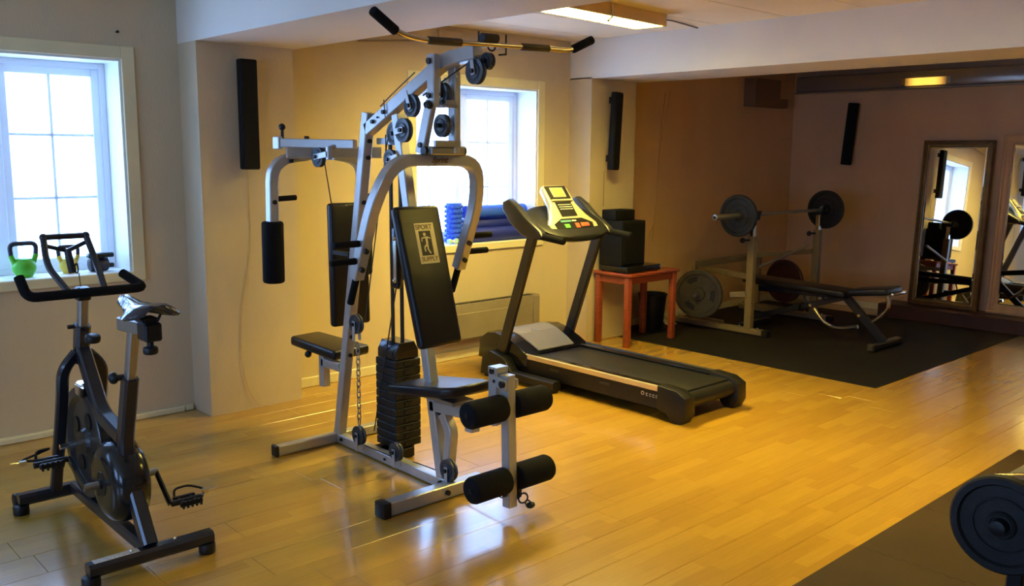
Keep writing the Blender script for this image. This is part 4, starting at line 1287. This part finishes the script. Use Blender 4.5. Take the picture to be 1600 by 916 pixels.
m = MB(); m.lathe((6.34, 5.0, 0.0045), (0, 0, 1), [(0, 0.0), (0, 0.098), (0.31, 0.128), (0.31, 0.122), (0.006, 0.092), (0.006, 0)], 32); part(m, 'body', 'black', bn)
m = MB(); m.torus((6.34, 5.0, 0.3125), (0, 0, 1), 0.127, 0.007, 36, 8); part(m, 'rim', 'black', bn)

# ------------------------------------------------------------------ rubber mat and foam tiles
m = MB(); m.prism([(5.81, 2.665, 0.0), (8.515, 2.665, 0.0), (8.515, 5.17, 0.0), (5.985, 5.17, 0.0), (5.985, 4.94, 0.0), (5.81, 4.94, 0.0)], (0, 0, 0.004))
single(m, 'rubber_mat', 'mat', 'large black rubber mat under the barbell rack and bench', 'mat', (7.1, 3.9, 0), smooth=0)
ft = thing('foam_tile_mat', 'brown interlocking foam tile mat in the lower right corner', 'mat', (3.9, 0.6, 0))
def jig(a, b, nrm, n, amp):
    """wavy interlocking edge from a to b"""
    a, b, nrm = V(a), V(b), V(nrm)
    out = []
    k = n * 4
    for i in range(k):
        t_ = i / k
        ph = i % 4
        out.append(a.lerp(b, t_) + nrm * (amp * (1 if ph in (1, 2) else -1)))
    return out
TS = 0.6
for ix in range(6):
    for iy in range(3):
        x1 = 5.13 - ix * TS; x0 = x1 - TS
        y1 = 1.553 - iy * TS; y0 = y1 - TS
        if x0 < 1.4:
            continue
        n = 12
        g = 0.0012
        pts = []
        def edge(a, b, nrm, wav):
            return jig(a, b, nrm, n, 0.007) if wav else [V(a)]
        pts += edge((x0 + g, y0 + g, 0), (x1 - g, y0 + g, 0), (0, 1, 0), iy < 2)
        pts += edge((x1 - g, y0 + g, 0), (x1 - g, y1 - g, 0), (1, 0, 0), ix > 0)
        pts += edge((x1 - g, y1 - g, 0), (x0 + g, y1 - g, 0), (0, 1, 0), iy > 0)
        pts += edge((x0 + g, y1 - g, 0), (x0 + g, y0 + g, 0), (1, 0, 0), True)
        # opposite edges must follow the same wave: rebuild from world phase
        q = []
        def wave_x(yc, fwd, wav):
            if not wav:
                return [(x0 + g if fwd else x1 - g, yc)]
            r_ = []
            for i in range(n * 4):
                xx = x0 + TS * (i / (n * 4)) if fwd else x1 - TS * (i / (n * 4))
                ii = i if fwd else n * 4 - i
                r_.append((min(max(xx, x0 + g), x1 - g), yc + (0.006 if ii % 4 in (1, 2) else -0.006)))
            return r_
        def wave_y(xc, fwd, wav):
            if not wav:
                return [(xc, y0 + g if fwd else y1 - g)]
            r_ = []
            for i in range(n * 4):
                yy = y0 + TS * (i / (n * 4)) if fwd else y1 - TS * (i / (n * 4))
                ii = i if fwd else n * 4 - i
                r_.append((xc + (0.006 if ii % 4 in (1, 2) else -0.006), min(max(yy, y0 + g), y1 - g)))
            return r_
        q += wave_x(y0 + g, True, iy < 2)
        q += wave_y(x1 - g, True, ix > 0)
        q += wave_x(y1 - g, False, iy > 0)
        q += wave_y(x0 + g, False, True)
        m = MB(); m.prism([(a, b, 0.0) for a, b in q], (0, 0, 0.010))
        part(m, 'foam_tile', 'tile', ft, smooth=0)

# ------------------------------------------------------------------ barbell rack
rk = thing('barbell_rack', 'beige grey two-post barbell rack against the alcove wall', 'rack', (7.28, 4.5, 0.004))
Z0 = 0.004
RX = (6.73, 7.83)
for x_ in RX:
    m = MB(); m.rect([(x_, 4.10, Z0 + 0.035), (x_, 5.05, Z0 + 0.035)], 0.06, 0.05, c=0.006); f = part(m, 'floor_tube', 'rack', rk)
    m = MB(); m.box((x_ - 0.035, 4.05, Z0), (x_ + 0.035, 4.105, Z0 + 0.062), 0.006); part(m, 'end_cap', 'black', f)
    m = MB(); m.box((x_ - 0.03, 4.107, Z0), (x_ + 0.03, 5.05, Z0 + 0.009)); part(m, 'sole', 'black', f)
    m = MB(); m.rect([(x_, 4.25, Z0 + 0.06), (x_, 4.25, 0.86)], 0.065, 0.065, up=XA, c=0.008); u = part(m, 'upright', 'rack', rk)
    m = MB(); m.rect([(x_, 4.25, 0.86), (x_, 4.25, 1.0)], 0.04, 0.04, up=XA, c=0.005); part(m, 'inner_post', 'chrome', u, 'chrome inner post')
    m = MB(); m.prism([(x_ - 0.03, 4.21, 1.0), (x_ - 0.03, 4.29, 1.0), (x_ - 0.03, 4.30, 1.06), (x_ - 0.03, 4.285, 1.06), (x_ - 0.03, 4.275, 1.018), (x_ - 0.03, 4.225, 1.018), (x_ - 0.03, 4.20, 1.08), (x_ - 0.03, 4.19, 1.08)], (0.06, 0, 0)); part(m, 'bar_cradle', 'iron', u)
    m = MB(); m.cyl((x_ - 0.05, 4.25, 0.83), (x_ - 0.10, 4.27, 0.83), 0.009, 8); m.ball((x_ - 0.115, 4.275, 0.83), 0.024, n=10); part(m, 'pin_knob', 'black', u)
    m = MB(); m.ball((x_ + 0.0, 4.16, Z0 + 0.065), 0.010, n=8); m.ball((x_ + 0.0, 4.34, Z0 + 0.065), 0.010, n=8); part(m, 'bolt', 'chrome', f)
m = MB(); m.rect([(6.86, 4.95, 0.545), (8.0, 4.95, 0.545)], 0.05, 0.06, c=0.006); part(m, 'rear_beam', 'rack', rk)
for x_ in (6.89, 7.97):
    m = MB(); m.rect([(x_, 4.95, 0.513), (x_, 4.95, 0.07)], 0.05, 0.05, up=XA, c=0.006); part(m, 'rear_leg', 'rack', rk)
for x_ in (6.89, 7.97):
    m = MB(); m.rect([(x_, 4.62, Z0 + 0.03), (x_, 5.10, Z0 + 0.03)], 0.05, 0.05, c=0.006); part(m, 'rear_sole', 'rack', rk)
m = MB(); m.rect([(6.77, 4.27, 0.50), (7.05, 4.93, 0.49)], 0.045, 0.045, c=0.005); part(m, 'side_brace', 'rack', rk)
m = MB(); m.rect([(7.79, 4.27, 0.66), (7.79, 4.93, 0.56)], 0.045, 0.045, c=0.005); part(m, 'side_brace', 'rack', rk)
m = MB(); m.rect([(6.66, 4.40, 0.345), (6.70, 4.27, 0.36)], 0.04, 0.05, c=0.005); part(m, 'stub_tube', 'rack', rk)
m = MB(); m.tube([(6.79, 4.20, 0.60), (7.50, 4.16, 0.74)], 0.014, 10); part(m, 'safety_rod', 'steel', rk, 'pale slanting steel rod')
m = MB(); m.cyl((6.43, 4.609, 0.335), (6.89, 4.752, 0.335), 0.02, 12); m.rect([(6.89, 4.73, 0.335), (6.89, 4.93, 0.335)], 0.04, 0.04); part(m, 'storage_peg', 'chrome', rk)

bbz = 1.0455
bb_ = thing('barbell', 'long steel barbell racked across the two posts', 'barbell', (7.2, 4.25, bbz - 0.014))
m = MB(); m.cyl((6.50, 4.25, bbz), (8.05, 4.25, bbz), 0.014, 12); part(m, 'bar', 'steel', bb_)
for a, b in ((6.16, 6.60), (8.20, 7.90)):
    m = MB(); m.cyl((a, 4.25, bbz), (b, 4.25, bbz), 0.025, 18, 0.003); sl_ = part(m, 'sleeve', 'steel', bb_)
    m = MB(); s = 1 if b > a else -1; m.cyl((a, 4.25, bbz), (a - s * 0.004, 4.25, bbz), 0.013, 12); part(m, 'sleeve_cap', 'black', sl_)
m = MB(); m.cyl((6.60, 4.25, bbz), (6.615, 4.25, bbz), 0.034, 18); part(m, 'collar', 'steel', bb_)
m = MB(); m.cyl((7.90, 4.25, bbz), (7.885, 4.25, bbz), 0.034, 18); part(m, 'collar', 'steel', bb_)

def disc(c, ax, R, th, name, mt, label, hub='steel', group='weight plates', spokes=False, bore=0.026):
    c, ax = V(c), V(ax).normalized()
    base = c - V((0, 0, R))
    t = thing(name, label, 'weight plate', tuple(base), group)
    m = MB()
    h = th / 2
    m.lathe(c - ax * h, ax, [(0.002, bore), (0.002, R * 0.26), (th * 0.28, R * 0.29), (th * 0.28, R * 0.80), (0.0, R * 0.84), (0, R - 0.006), (0.005, R), (th - 0.005, R), (th, R - 0.006), (th, R * 0.84), (th * 0.72, R * 0.80), (th * 0.72, R * 0.29), (th - 0.002, R * 0.26), (th - 0.002, bore), (0.002, bore)], 48)
    p = part(m, 'disc', mt, t)
    m = MB()
    s = ax.cross(V((0, 0, 1))).normalized(); u = s.cross(ax)
    if spokes:
        for k in range(3):
            a0 = PI / 2 + k * 2 * PI / 3 + 0.45
            pts = []
            for j in range(7):
                a = a0 + (j - 3) * 0.13
                pts.append(c + (s * math.cos(a) + u * math.sin(a)) * R * 0.72 - ax * 0)
            for j in range(6, -1, -1):
                a = a0 + (j - 3) * 0.11
                pts.append(c + (s * math.cos(a) + u * math.sin(a)) * R * 0.50)
            mm = MB(); mm.prism([q - ax * (h * 0.52) for q in pts], ax * (th * 0.52), 0.003)
            part(mm, 'hand_grip_slot', 'iron', t, 'dark oval hand grip slot')
        m.torus(c - ax * (h * 0.9), ax, R * 0.24, 0.006, 28, 6)
    else:
        m.torus(c - ax * (h * 0.55), ax, R * 0.55, 0.003, 36, 6)
        m.torus(c - ax * (h * 0.98), ax, R * 0.22, 0.004, 28, 6)
    part(m, 'raised_ring', mt, t)
    return t
disc((6.50, 4.25, bbz), XA, 0.176, 0.035, 'weight_plate', 'iron', 'dark iron plate on the left end of the racked barbell, front', bore=0.0255)
disc((7.95, 4.25, bbz), XA, 0.180, 0.035, 'weight_plate', 'iron', 'dark iron plate on the right end of the racked barbell', bore=0.0255)
disc((6.53, 4.64, 0.335), (0.955, 0.297, 0), 0.215, 0.04, 'weight_plate', 'ironlight', 'large grey plate with hand slots stored low left of the rack', spokes=True, bore=0.026)
disc((8.09, 4.72, 0.30), (0.97, -0.1, 0), 0.215, 0.04, 'weight_plate', 'ply', 'dark reddish plate stored low behind the bench, right part of the rack')
m = MB(); m.cyl((7.97, 4.73, 0.30), (8.20, 4.71, 0.30), 0.020, 12); m.rect([(7.97, 4.70, 0.30), (7.97, 4.93, 0.30)], 0.04, 0.04); part(m, 'storage_peg', 'rack', rk)
m = MB(); m.prism([(6.55, 4.97, 0.005), (6.65, 4.95, 0.005), (6.65, 4.99, 0.03), (6.56, 5.02, 0.055)], (0, 0.04, 0)); single(m, 'folded_cloth', 'white', 'small white folded scrap on the floor beside the big grey plate', 'cloth', (6.60, 5.0, 0.005))

# ------------------------------------------------------------------ weight bench in the alcove
wb = thing('weight_bench', 'black adjustable weight bench standing in front of the rack', 'bench', (7.1, 3.8, 0.004))
def wp(mb, name, mt='black', label=None, **k):
    return part(mb, name, mt, wb, label, **k)
m = MB(); m.obox(frame_mx((7.13, 4.02, 0.425), (1, 0, 0), (0, 1, 0.03)), (0.27, 0.98, 0.055), 0.018, 4); wp(m, 'back_pad', 'vinyl', smooth=60)
m = MB(); m.obox(frame_mx((7.13, 3.34, 0.455), (1, 0, 0), (0, 1, -0.14)), (0.29, 0.33, 0.055), 0.018, 4); wp(m, 'seat_pad', 'vinyl', smooth=60)
m = MB(); m.rect([(7.13, 4.40, 0.36), (7.13, 3.55, 0.385)], 0.05, 0.05, up=XA); wp(m, 'pad_rail', 'bike')
m = MB(); m.rect([(7.13, 4.42, 0.10), (7.13, 3.60, 0.37)], 0.05, 0.05, up=XA); wp(m, 'main_beam', 'bike')
m = MB(); m.rect([(7.13, 3.58, 0.38), (7.13, 3.23, 0.05)], 0.06, 0.05, up=XA); wp(m, 'front_leg', 'bike')
m = MB(); m.rect([(6.88, 3.215, 0.035), (7.38, 3.215, 0.035)], 0.05, 0.05, c=0.008); wp(m, 'front_foot', 'bike')
m = MB(); m.box((7.12, 3.195, 0.0605), (7.36, 3.235, 0.0635)); wp(m, 'foot_plate', 'steel', 'pale steel strip')
m = MB(); m.box((6.855, 3.185, 0.005), (6.90, 3.245, 0.066), 0.01); wp(m, 'end_cap', 'ironlight')
m = MB(); m.rect([(6.88, 4.44, 0.035), (7.38, 4.44, 0.035)], 0.05, 0.05, c=0.008); wp(m, 'rear_foot', 'bike')
m = MB(); m.tube([(7.13, 3.86, 0.24), (7.13, 3.76, 0.12), (7.13, 3.62, 0.10), (7.13, 3.46, 0.14)], 0.016, 10, fil=0.08); wp(m, 'adjuster_arc', 'chrome', 'curved chrome adjuster')
m = MB(); m.tube([(7.16, 3.24, 0.42), (7.16, 3.22, 0.33), (7.16, 3.30, 0.23), (7.16, 3.38, 0.18)], 0.018, 10, fil=0.08); wp(m, 'seat_arc', 'brass', 'copper tinted curved tube')
m = MB(); m.cyl((7.03, 3.15, 0.455), (7.28, 3.15, 0.455), 0.014, 10, 0.003); wp(m, 'seat_handle', 'chrome', 'chrome cross bar')
m = MB()
for p in ((7.10, 3.60, 0.405), (7.10, 3.44, 0.24), (7.10, 3.88, 0.27)):
    m.cyl(p, (p[0] - 0.012, p[1], p[2]), 0.014, 10)
wp(m, 'bolt', 'chrome')
m = MB(); m.cyl((7.10, 3.92, 0.27), (7.10, 3.95, 0.36), 0.008, 8); m.box((7.06, 3.97, 0.22), (7.20, 4.03, 0.27)); m.cyl((7.13, 3.78, 0.33), (7.13, 3.80, 0.39), 0.012, 8); wp(m, 'support_link', 'black')

# ------------------------------------------------------------------ step and leaning mirrors
SZ = 0.125
m = MB(); m.box((8.545, 1.0, 0), (XM - 0.019, 3.96, SZ), 0.006)
single(m, 'low_step', 'step', 'low dark red-brown step along the right wall under the mirrors', 'step', (8.72, 2.5, 0))
def mirror(name, y0, y1, h, xb, xt, mtl, line, fw_, label, yaw=0.0, dz=0.0, inner=None):
    """leans on the wall: bottom at x=xb, top at x=xt"""
    b = V((xb, (y0 + y1) / 2, SZ + 0.002))
    t = thing(name, label, 'mirror', tuple(b))
    up = V((xt - xb, 0, h)).normalized()
    ax = V((math.sin(yaw), -math.cos(yaw), 0))
    L = (V((xt - xb, 0, h))).length
    W = abs(y1 - y0)
    mx = frame_mx(b + up * L / 2, ax, up)        # local x to the right (-y), local y up, z towards the room
    z = mx.to_3x3() @ V((0, 0, 1))
    if z.x > 0:
        mx = frame_mx(b + up * L / 2, -ax, up)
    P = lambda u, v, w_: mx @ V((u, v, w_))
    def bar(pts, w_, d, off, mt, nm, par=t):
        m = MB()
        n = len(pts)
        for i in range(n):
            a, c = V(pts[i]), V(pts[(i + 1) % n])
            e = (c - a).normalized() * (w_ / 2)
            m.rect([P(*(a - e), off), P(*(c - e + e * 0 ), off)] if False else [P(a.x - e.x, a.y - e.y, off), P(c.x - e.x, c.y - e.y, off)], w_, d, up=mx.to_3x3() @ V((0, 0, 1)), c=0.004)
        return part(m, nm, mt, par)
    u, v = W / 2 - fw_ / 2, L / 2 - fw_ / 2
    fr = bar([V((-u, -v)), V((u, -v)), V((u, v)), V((-u, v))], fw_, 0.028, 0.014, mtl, 'frame')
    u2, v2 = W / 2 - fw_ * 0.25, L / 2 - fw_ * 0.25
    bar([V((-u2, -v2)), V((u2, -v2)), V((u2, v2)), V((-u2, v2))], fw_ * 0.30, 0.010, 0.031, mtl, 'outer_moulding', fr)
    u3, v3 = W / 2 - fw_ * 0.80, L / 2 - fw_ * 0.80
    bar([V((-u3, -v3)), V((u3, -v3)), V((u3, v3)), V((-u3, v3))], fw_ * 0.16, 0.008, 0.030, line, 'inner_line', fr)
    m = MB(); m.obox(mx @ Matrix.Translation((0, 0, 0.010)), (W - fw_ * 1.9, L - fw_ * 1.9, 0.005)); part(m, 'backing', 'black', t, smooth=0)
    # bevelled glass
    m = MB()
    a, c, q = W / 2 - fw_ * 0.98, L / 2 - fw_ * 0.98, 0.014
    o4 = [P(-a, -c, 0.0145), P(a, -c, 0.0145), P(a, c, 0.0145), P(-a, c, 0.0145)]
    i4 = [P(-a + q, -c + q, 0.0165), P(a - q, -c + q, 0.0165), P(a - q, c - q, 0.0165), P(-a + q, c - q, 0.0165)]
    bv = [m.bm.verts.new(p) for p in o4]; iv = [m.bm.verts.new(p) for p in i4]
    m.bm.faces.new(iv)
    for i in range(4):
        m.bm.faces.new((bv[i], bv[(i + 1) % 4], iv[(i + 1) % 4], iv[i]))
    lo = [m.bm.verts.new(p - (mx.to_3x3() @ V((0, 0, 0.002)))) for p in o4]
    for i in range(4):
        m.bm.faces.new((lo[i], lo[(i + 1) % 4], bv[(i + 1) % 4], bv[i]))
    m.bm.faces.new(lo[::-1])
    part(m, 'glass', 'mirror', t, smooth=0)
    return t
mirror('standing_mirror', 3.755, 3.115, 1.57, 8.76, 8.86, 'bronze', 'gold', 0.060, 'tall dark bronze framed mirror leaning on the wall, left of the pair')
mirror('standing_mirror', 3.045, 2.22, 1.62, 8.80, 8.862, 'pinewood', 'pinewood', 0.085, 'light brown wood framed mirror at the right edge, beside the bronze one')

# ------------------------------------------------------------------ wall speakers
def wspk(c, nrm, tiltx, label, h=0.62, w_=0.105):
    c = V(c)
    t = thing('wall_speaker', label, 'speaker', tuple(c - V((0, 0, h / 2))), 'slim black wall speakers')
    nrm = V(nrm).normalized()
    up = (V((0, 0, 1)) + V(tiltx)).normalized()
    side = up.cross(nrm).normalized()
    mx = frame_mx(c, side, up)
    m = MB(); m.obox(mx, (w_, h, 0.055), 0.010, 3); part(m, 'cabinet', 'speaker', t)
    m = MB(); m.obox(mx @ Matrix.Translation((0, 0, 0.0285)), (w_ - 0.016, h - 0.03, 0.006), 0.002); part(m, 'grille', 'speaker', t)
    m = MB(); m.obox(mx @ Matrix.Translation((0, h * 0.40, -0.045)), (0.03, 0.05, 0.045)); m.obox(mx @ Matrix.Translation((0, -h * 0.35, -0.045)), (0.03, 0.05, 0.045)); part(m, 'bracket', 'black', t)
    return t
wspk((2.452, 4.885, 1.752), (0, -1, 0), (0.0, 0, 0), 'slim black speaker high on the left pillar')
wspk((5.625, 4.868, 1.728), (0.10, -1, 0), (0.05, 0.0, 0), 'slim black speaker on the right pillar above the red table', w_=0.10)
wspk((8.815, 4.50, 1.765), (-1, -0.12, 0), (0.0, -0.075, 0), 'slim black speaker on the wall left of the mirrors', w_=0.10)

# ------------------------------------------------------------------ window sill things
SI = WZ[0] + 0.001
def kettlebell(x, y, z, mt, label, s=1.0):
    t = thing('kettlebell', label, 'kettlebell', (x, y, z), 'kettlebells on the left window sill')
    m = MB(); m.lathe((x, y, z), (0, 0, 1), [(0, 0), (0, 0.036 * s), (0.004 * s, 0.040 * s), (0.03 * s, 0.056 * s), (0.055 * s, 0.060 * s), (0.08 * s, 0.053 * s), (0.098 * s, 0.036 * s), (0.104 * s, 0.0)], 28); bd = part(m, 'body', mt, t)
    m = MB()
    m.tube([(x - 0.044 * s, y, z + 0.07 * s), (x - 0.062 * s, y, z + 0.12 * s)], 0.014 * s, 12); m.tube([(x + 0.044 * s, y, z + 0.07 * s), (x + 0.062 * s, y, z + 0.12 * s)], 0.014 * s, 12); part(m, 'horn', mt, t)
    m = MB()
    m.tube([(x - 0.060 * s, y, z + 0.115 * s), (x - 0.066 * s, y, z + 0.180 * s), (x + 0.066 * s, y, z + 0.180 * s), (x + 0.060 * s, y, z + 0.115 * s)], 0.0125 * s, 12, fil=0.035 * s); part(m, 'handle', 'greyhandle', t, 'dark grey handle')
kettlebell(1.335, 5.30, SI, 'green', 'green kettlebell at the left end of the left window sill')
kettlebell(1.565, 5.32, SI, 'yellow', 'yellow kettlebell on the sill behind the bike handlebar', 0.82)
t = thing('ab_roller', 'small black roller with handles on the right of the left window sill', 'exercise roller', (1.71, 5.30, SI))
m = MB(); m.cyl((1.665, 5.30, SI + 0.04), (1.765, 5.30, SI + 0.04), 0.040, 20, 0.008); part(m, 'wheel', 'greyhandle', t)
m = MB(); m.cyl((1.655, 5.27, SI + 0.092), (1.79, 5.27, SI + 0.092), 0.014, 12, 0.004); m.cyl((1.765, 5.30, SI + 0.03), (1.80, 5.30, SI + 0.03), 0.013, 12, 0.004); part(m, 'handle', 'black', t)
m = MB(); m.box((1.66, 5.25, SI + 0.075), (1.745, 5.33, SI + 0.105), 0.01, 2); part(m, 'frame', 'black', t)

fr_ = thing('foam_roller', 'upright ribbed bright blue foam roller on the middle window sill', 'foam roller', (4.305, 5.31, SI))
m = MB(); prof = [(0, 0.0), (0, 0.058)]
for k in range(8):
    z = 0.012 + k * 0.036
    prof += [(z, 0.066), (z + 0.022, 0.066), (z + 0.026, 0.058), (z + 0.034, 0.058)]
prof += [(0.30, 0.060), (0.30, 0.0)]
m.lathe((4.305, 5.31, SI), (0, 0, 1), prof, 36); part(m, 'body', 'blue', fr_)
m = MB()
for k in range(8):
    for j in range(12):
        a = 2 * PI * (j + 0.5 * (k % 2)) / 12
        m.obox(frame_mx((4.305 + 0.068 * math.cos(a), 5.31 + 0.068 * math.sin(a), SI + 0.023 + k * 0.036), (-math.sin(a), math.cos(a), 0), (0, 0, 1)), (0.020, 0.018, 0.008), 0.003)
part(m, 'knobs', 'blue', fr_, kind='stuff')
for k, (yy, zz, rr, x0_, x1_, mt, lb) in enumerate(((5.26, SI + 0.056, 0.055, 4.42, 5.03, 'navy', 'lowest of the rolled blue mats on the middle window sill'), (5.335, SI + 0.130, 0.050, 4.45, 5.04, 'navy', 'middle one of the stacked rolled blue mats on the sill'), (5.30, SI + 0.2275, 0.050, 4.41, 5.02, 'blue', 'topmost of the stacked rolled blue mats on the sill'))):
    t = thing('rolled_mat', lb, 'exercise mat', ((x0_ + x1_) / 2, yy, zz - rr), 'rolled blue mats on the middle window sill')
    m = MB(); m.cyl((x0_, yy, zz), (x1_, yy, zz), rr, 26, 0.005); rm = part(m, 'roll', mt, t)
    m = MB()
    pts = []
    for j in range(60):
        a = j * 0.36; r_ = 0.006 + (rr - 0.008) * j / 60
        pts.append((x0_ - 0.001, yy + r_ * math.cos(a), zz + r_ * math.sin(a)))
    m.tube(pts, 0.0018, 4, up=(1, 0, 0)); part(m, 'spiral_edge', 'cable', t)
for k, (x_, yy, mt, lb) in enumerate(((4.235, 5.235, 'mint', 'small pale mint dumbbell lying before the blue foam roller'), (4.335, 5.228, 'pink', 'small pink and pale dumbbell right of the mint one on the sill'))):
    t = thing('dumbbell', lb, 'dumbbell', (x_, yy, SI), 'small dumbbells on the middle window sill')
    m = MB(); m.cyl((x_ - 0.045, yy, SI + 0.022), (x_ - 0.018, yy, SI + 0.022), 0.021, 8, 0.004); m.cyl((x_ + 0.018, yy, SI + 0.022), (x_ + 0.045, yy, SI + 0.022), 0.021, 8, 0.004); part(m, 'head', mt, t)
    m = MB(); m.cyl((x_ - 0.018, yy, SI + 0.022), (x_ + 0.018, yy, SI + 0.022), 0.010, 10); part(m, 'handle', 'white', t)
m = MB(); m.box((4.36, 5.36, SI), (4.41, 5.40, SI + 0.30), 0.004); 
single(m, 'paper_tube', 'white', 'white tag strip standing behind the blue foam roller', 'tube', (4.385, 5.38, SI))

# ------------------------------------------------------------------ heater
ht = thing('wall_heater', 'long grey-brown electric wall heater under the middle window', 'heater', (4.50, 5.15, 0.15))
m = MB(); m.box((4.02, 5.105, 0.155), (5.03, 5.18, 0.43), 0.008, 2); part(m, 'body', 'heater', ht)
m = MB(); m.box((4.04, 5.098, 0.165), (4.94, 5.1055, 0.36), 0.003); part(m, 'front_panel', 'heater', ht)
m = MB()
for k in range(34):
    x_ = 4.06 + k * 0.0265
    m.box((x_, 5.112, 0.4295), (x_ + 0.014, 5.165, 0.435))
part(m, 'grille_slats', 'tmgrey', ht, kind='stuff')
m = MB(); m.box((4.955, 5.095, 0.17), (5.02, 5.106, 0.42), 0.003); part(m, 'control_panel', 'heater', ht)
m = MB(); m.box((4.2, 5.178, 0.25), (4.24, 5.199, 0.36)); m.box((4.8, 5.178, 0.25), (4.84, 5.199, 0.36)); part(m, 'wall_bracket', 'heater', ht)

# ------------------------------------------------------------------ wires
m = MB(); m.tube([(2.47, 4.955, 1.44), (2.472, 4.955, 1.0), (2.40, 4.953, 0.62), (2.38, 4.953, 0.30), (2.43, 4.95, 0.09), (2.50, 4.945, 0.008), (2.57, 4.93, 0.006)], 0.0018, 6, fil=0.10)
single(m, 'speaker_wire', 'wire', 'thin pale brown wire hanging down the left pillar to the floor', 'wire', (2.57, 4.93, 0.003))
m = MB(); m.tube([(6.68, 5.194, 2.10), (6.64, 5.194, 1.85), (6.57, 5.19, 0.90), (6.02, 5.0, 0.62)], 0.004, 6, fil=0.1)
m.tube([(6.75, 5.196, 2.12), (6.62, 5.195, 1.60), (6.55, 5.19, 0.75)], 0.003, 6)
single(m, 'wall_wire', 'wire', 'pale orange wire running down the alcove wall behind the red table', 'wire', (6.3, 5.19, 0.62))
m = MB(); m.tube([(5.60, 4.955, 1.41), (5.60, 4.955, 1.12)], 0.002, 6)
single(m, 'speaker_wire', 'darkwire', 'thin wire below the speaker on the right pillar', 'wire', (5.60, 4.955, 1.12))
m = MB(); m.tube([(5.72, 4.952, 0.01), (5.60, 4.94, 0.008), (5.80, 4.95, 0.010)], 0.004, 6, fil=0.05)
single(m, 'floor_cable', 'wire', 'pale cable lying on the floor under the red table', 'cable', (5.9, 4.95, 0.006))
# conduit on the upper wall between the beams
m = MB(); m.box((4.075, YW - 0.012, 2.31), (4.30, YW - 0.001, 2.41), 0.003)
t = single(m, 'junction_cover', 'wall', 'painted junction cover high on the wall above the middle window', 'cover', (4.19, YW - 0.006, 2.31))
m = MB(); m.cyl((4.235, YW - 0.012, 2.352), (4.235, YW - 0.022, 2.352), 0.010, 10); c_ = part(m, 'screw', 'black', None); c_.parent = t; c_.location = -V(t.location)
m = MB(); m.tube([(3.40, YW - 0.012, 2.27), (4.07, YW - 0.012, 2.335)], 0.006, 8)
single(m, 'wall_conduit', 'heater', 'thin cable pipe on the wall just below the ceiling boards', 'conduit', (3.7, YW - 0.012, 2.28))
for x_, z_, lb in ((1.853, 2.184, 'small dark hook in the wall above the left window'),):
    m = MB(); m.cyl((x_, YW, z_), (x_, YW - 0.02, z_), 0.006, 10); m.ball((x_, YW - 0.02, z_), 0.008, n=8)
    single(m, 'wall_hook', 'iron', lb, 'hook', (x_, YW - 0.01, z_ - 0.01))

# ------------------------------------------------------------------ machine at the lower right edge
ZM = 0.0105
lm = thing('leg_machine', 'silver and black weight machine cut by the lower right edge', 'gym machine', (3.2, 0.85, ZM))
PC = V((2.93, 0.912, 0.42))
m = MB(); m.rect([(3.05, 1.09, 0.375), (3.9, 1.09, 0.345)], 0.045, 0.045, c=0.006); part(m, 'side_tube', 'steel', lm)
m = MB(); m.rect([(3.80, 1.09, 0.325), (3.80, 1.09, ZM)], 0.045, 0.045, up=XA, c=0.006); part(m, 'leg', 'black', lm)
m = MB(); m.tube([(3.10, 1.00, 0.50), (3.16, 0.90, 0.515), (3.14, 0.70, 0.50), (3.14, 0.62, 0.45)], 0.020, 12, fil=0.05); m.tube([(3.14, 0.62, 0.45), (3.14, 0.62, 0.36)], 0.02, 12); part(m, 'curved_bar', 'brass', lm, 'bent shiny bar')
m = MB(); m.rect([(3.02, 0.885, 0.50), (3.02, 0.885, ZM)], 0.05, 0.05, up=XA, c=0.006); part(m, 'post', 'black', lm, 'black post')
m = MB(); m.rect([(3.05, 0.885, 0.37), (3.9, 0.885, 0.37)], 0.05, 0.05, c=0.006); m.rect([(3.05, 0.62, 0.36), (3.9, 0.62, 0.36)], 0.05, 0.05, c=0.006); part(m, 'frame_tube', 'black', lm)
m = MB(); m.rect([(3.88, 1.13, 0.37), (3.88, 0.60, 0.37)], 0.05, 0.05, c=0.006); m.rect([(3.88, 0.885, 0.345), (3.88, 0.885, ZM)], 0.05, 0.05, up=XA, c=0.006); part(m, 'rear_frame', 'black', lm)
m = MB(); m.cyl((2.88, PC.y, PC.z), (3.0, PC.y, PC.z), 0.0245, 16, 0.003); part(m, 'plate_peg', 'black', lm)
disc(tuple(PC), XA, 0.155, 0.04, 'weight_plate', 'iron', 'black round plate on the machine in the lower right corner', bore=0.0255)
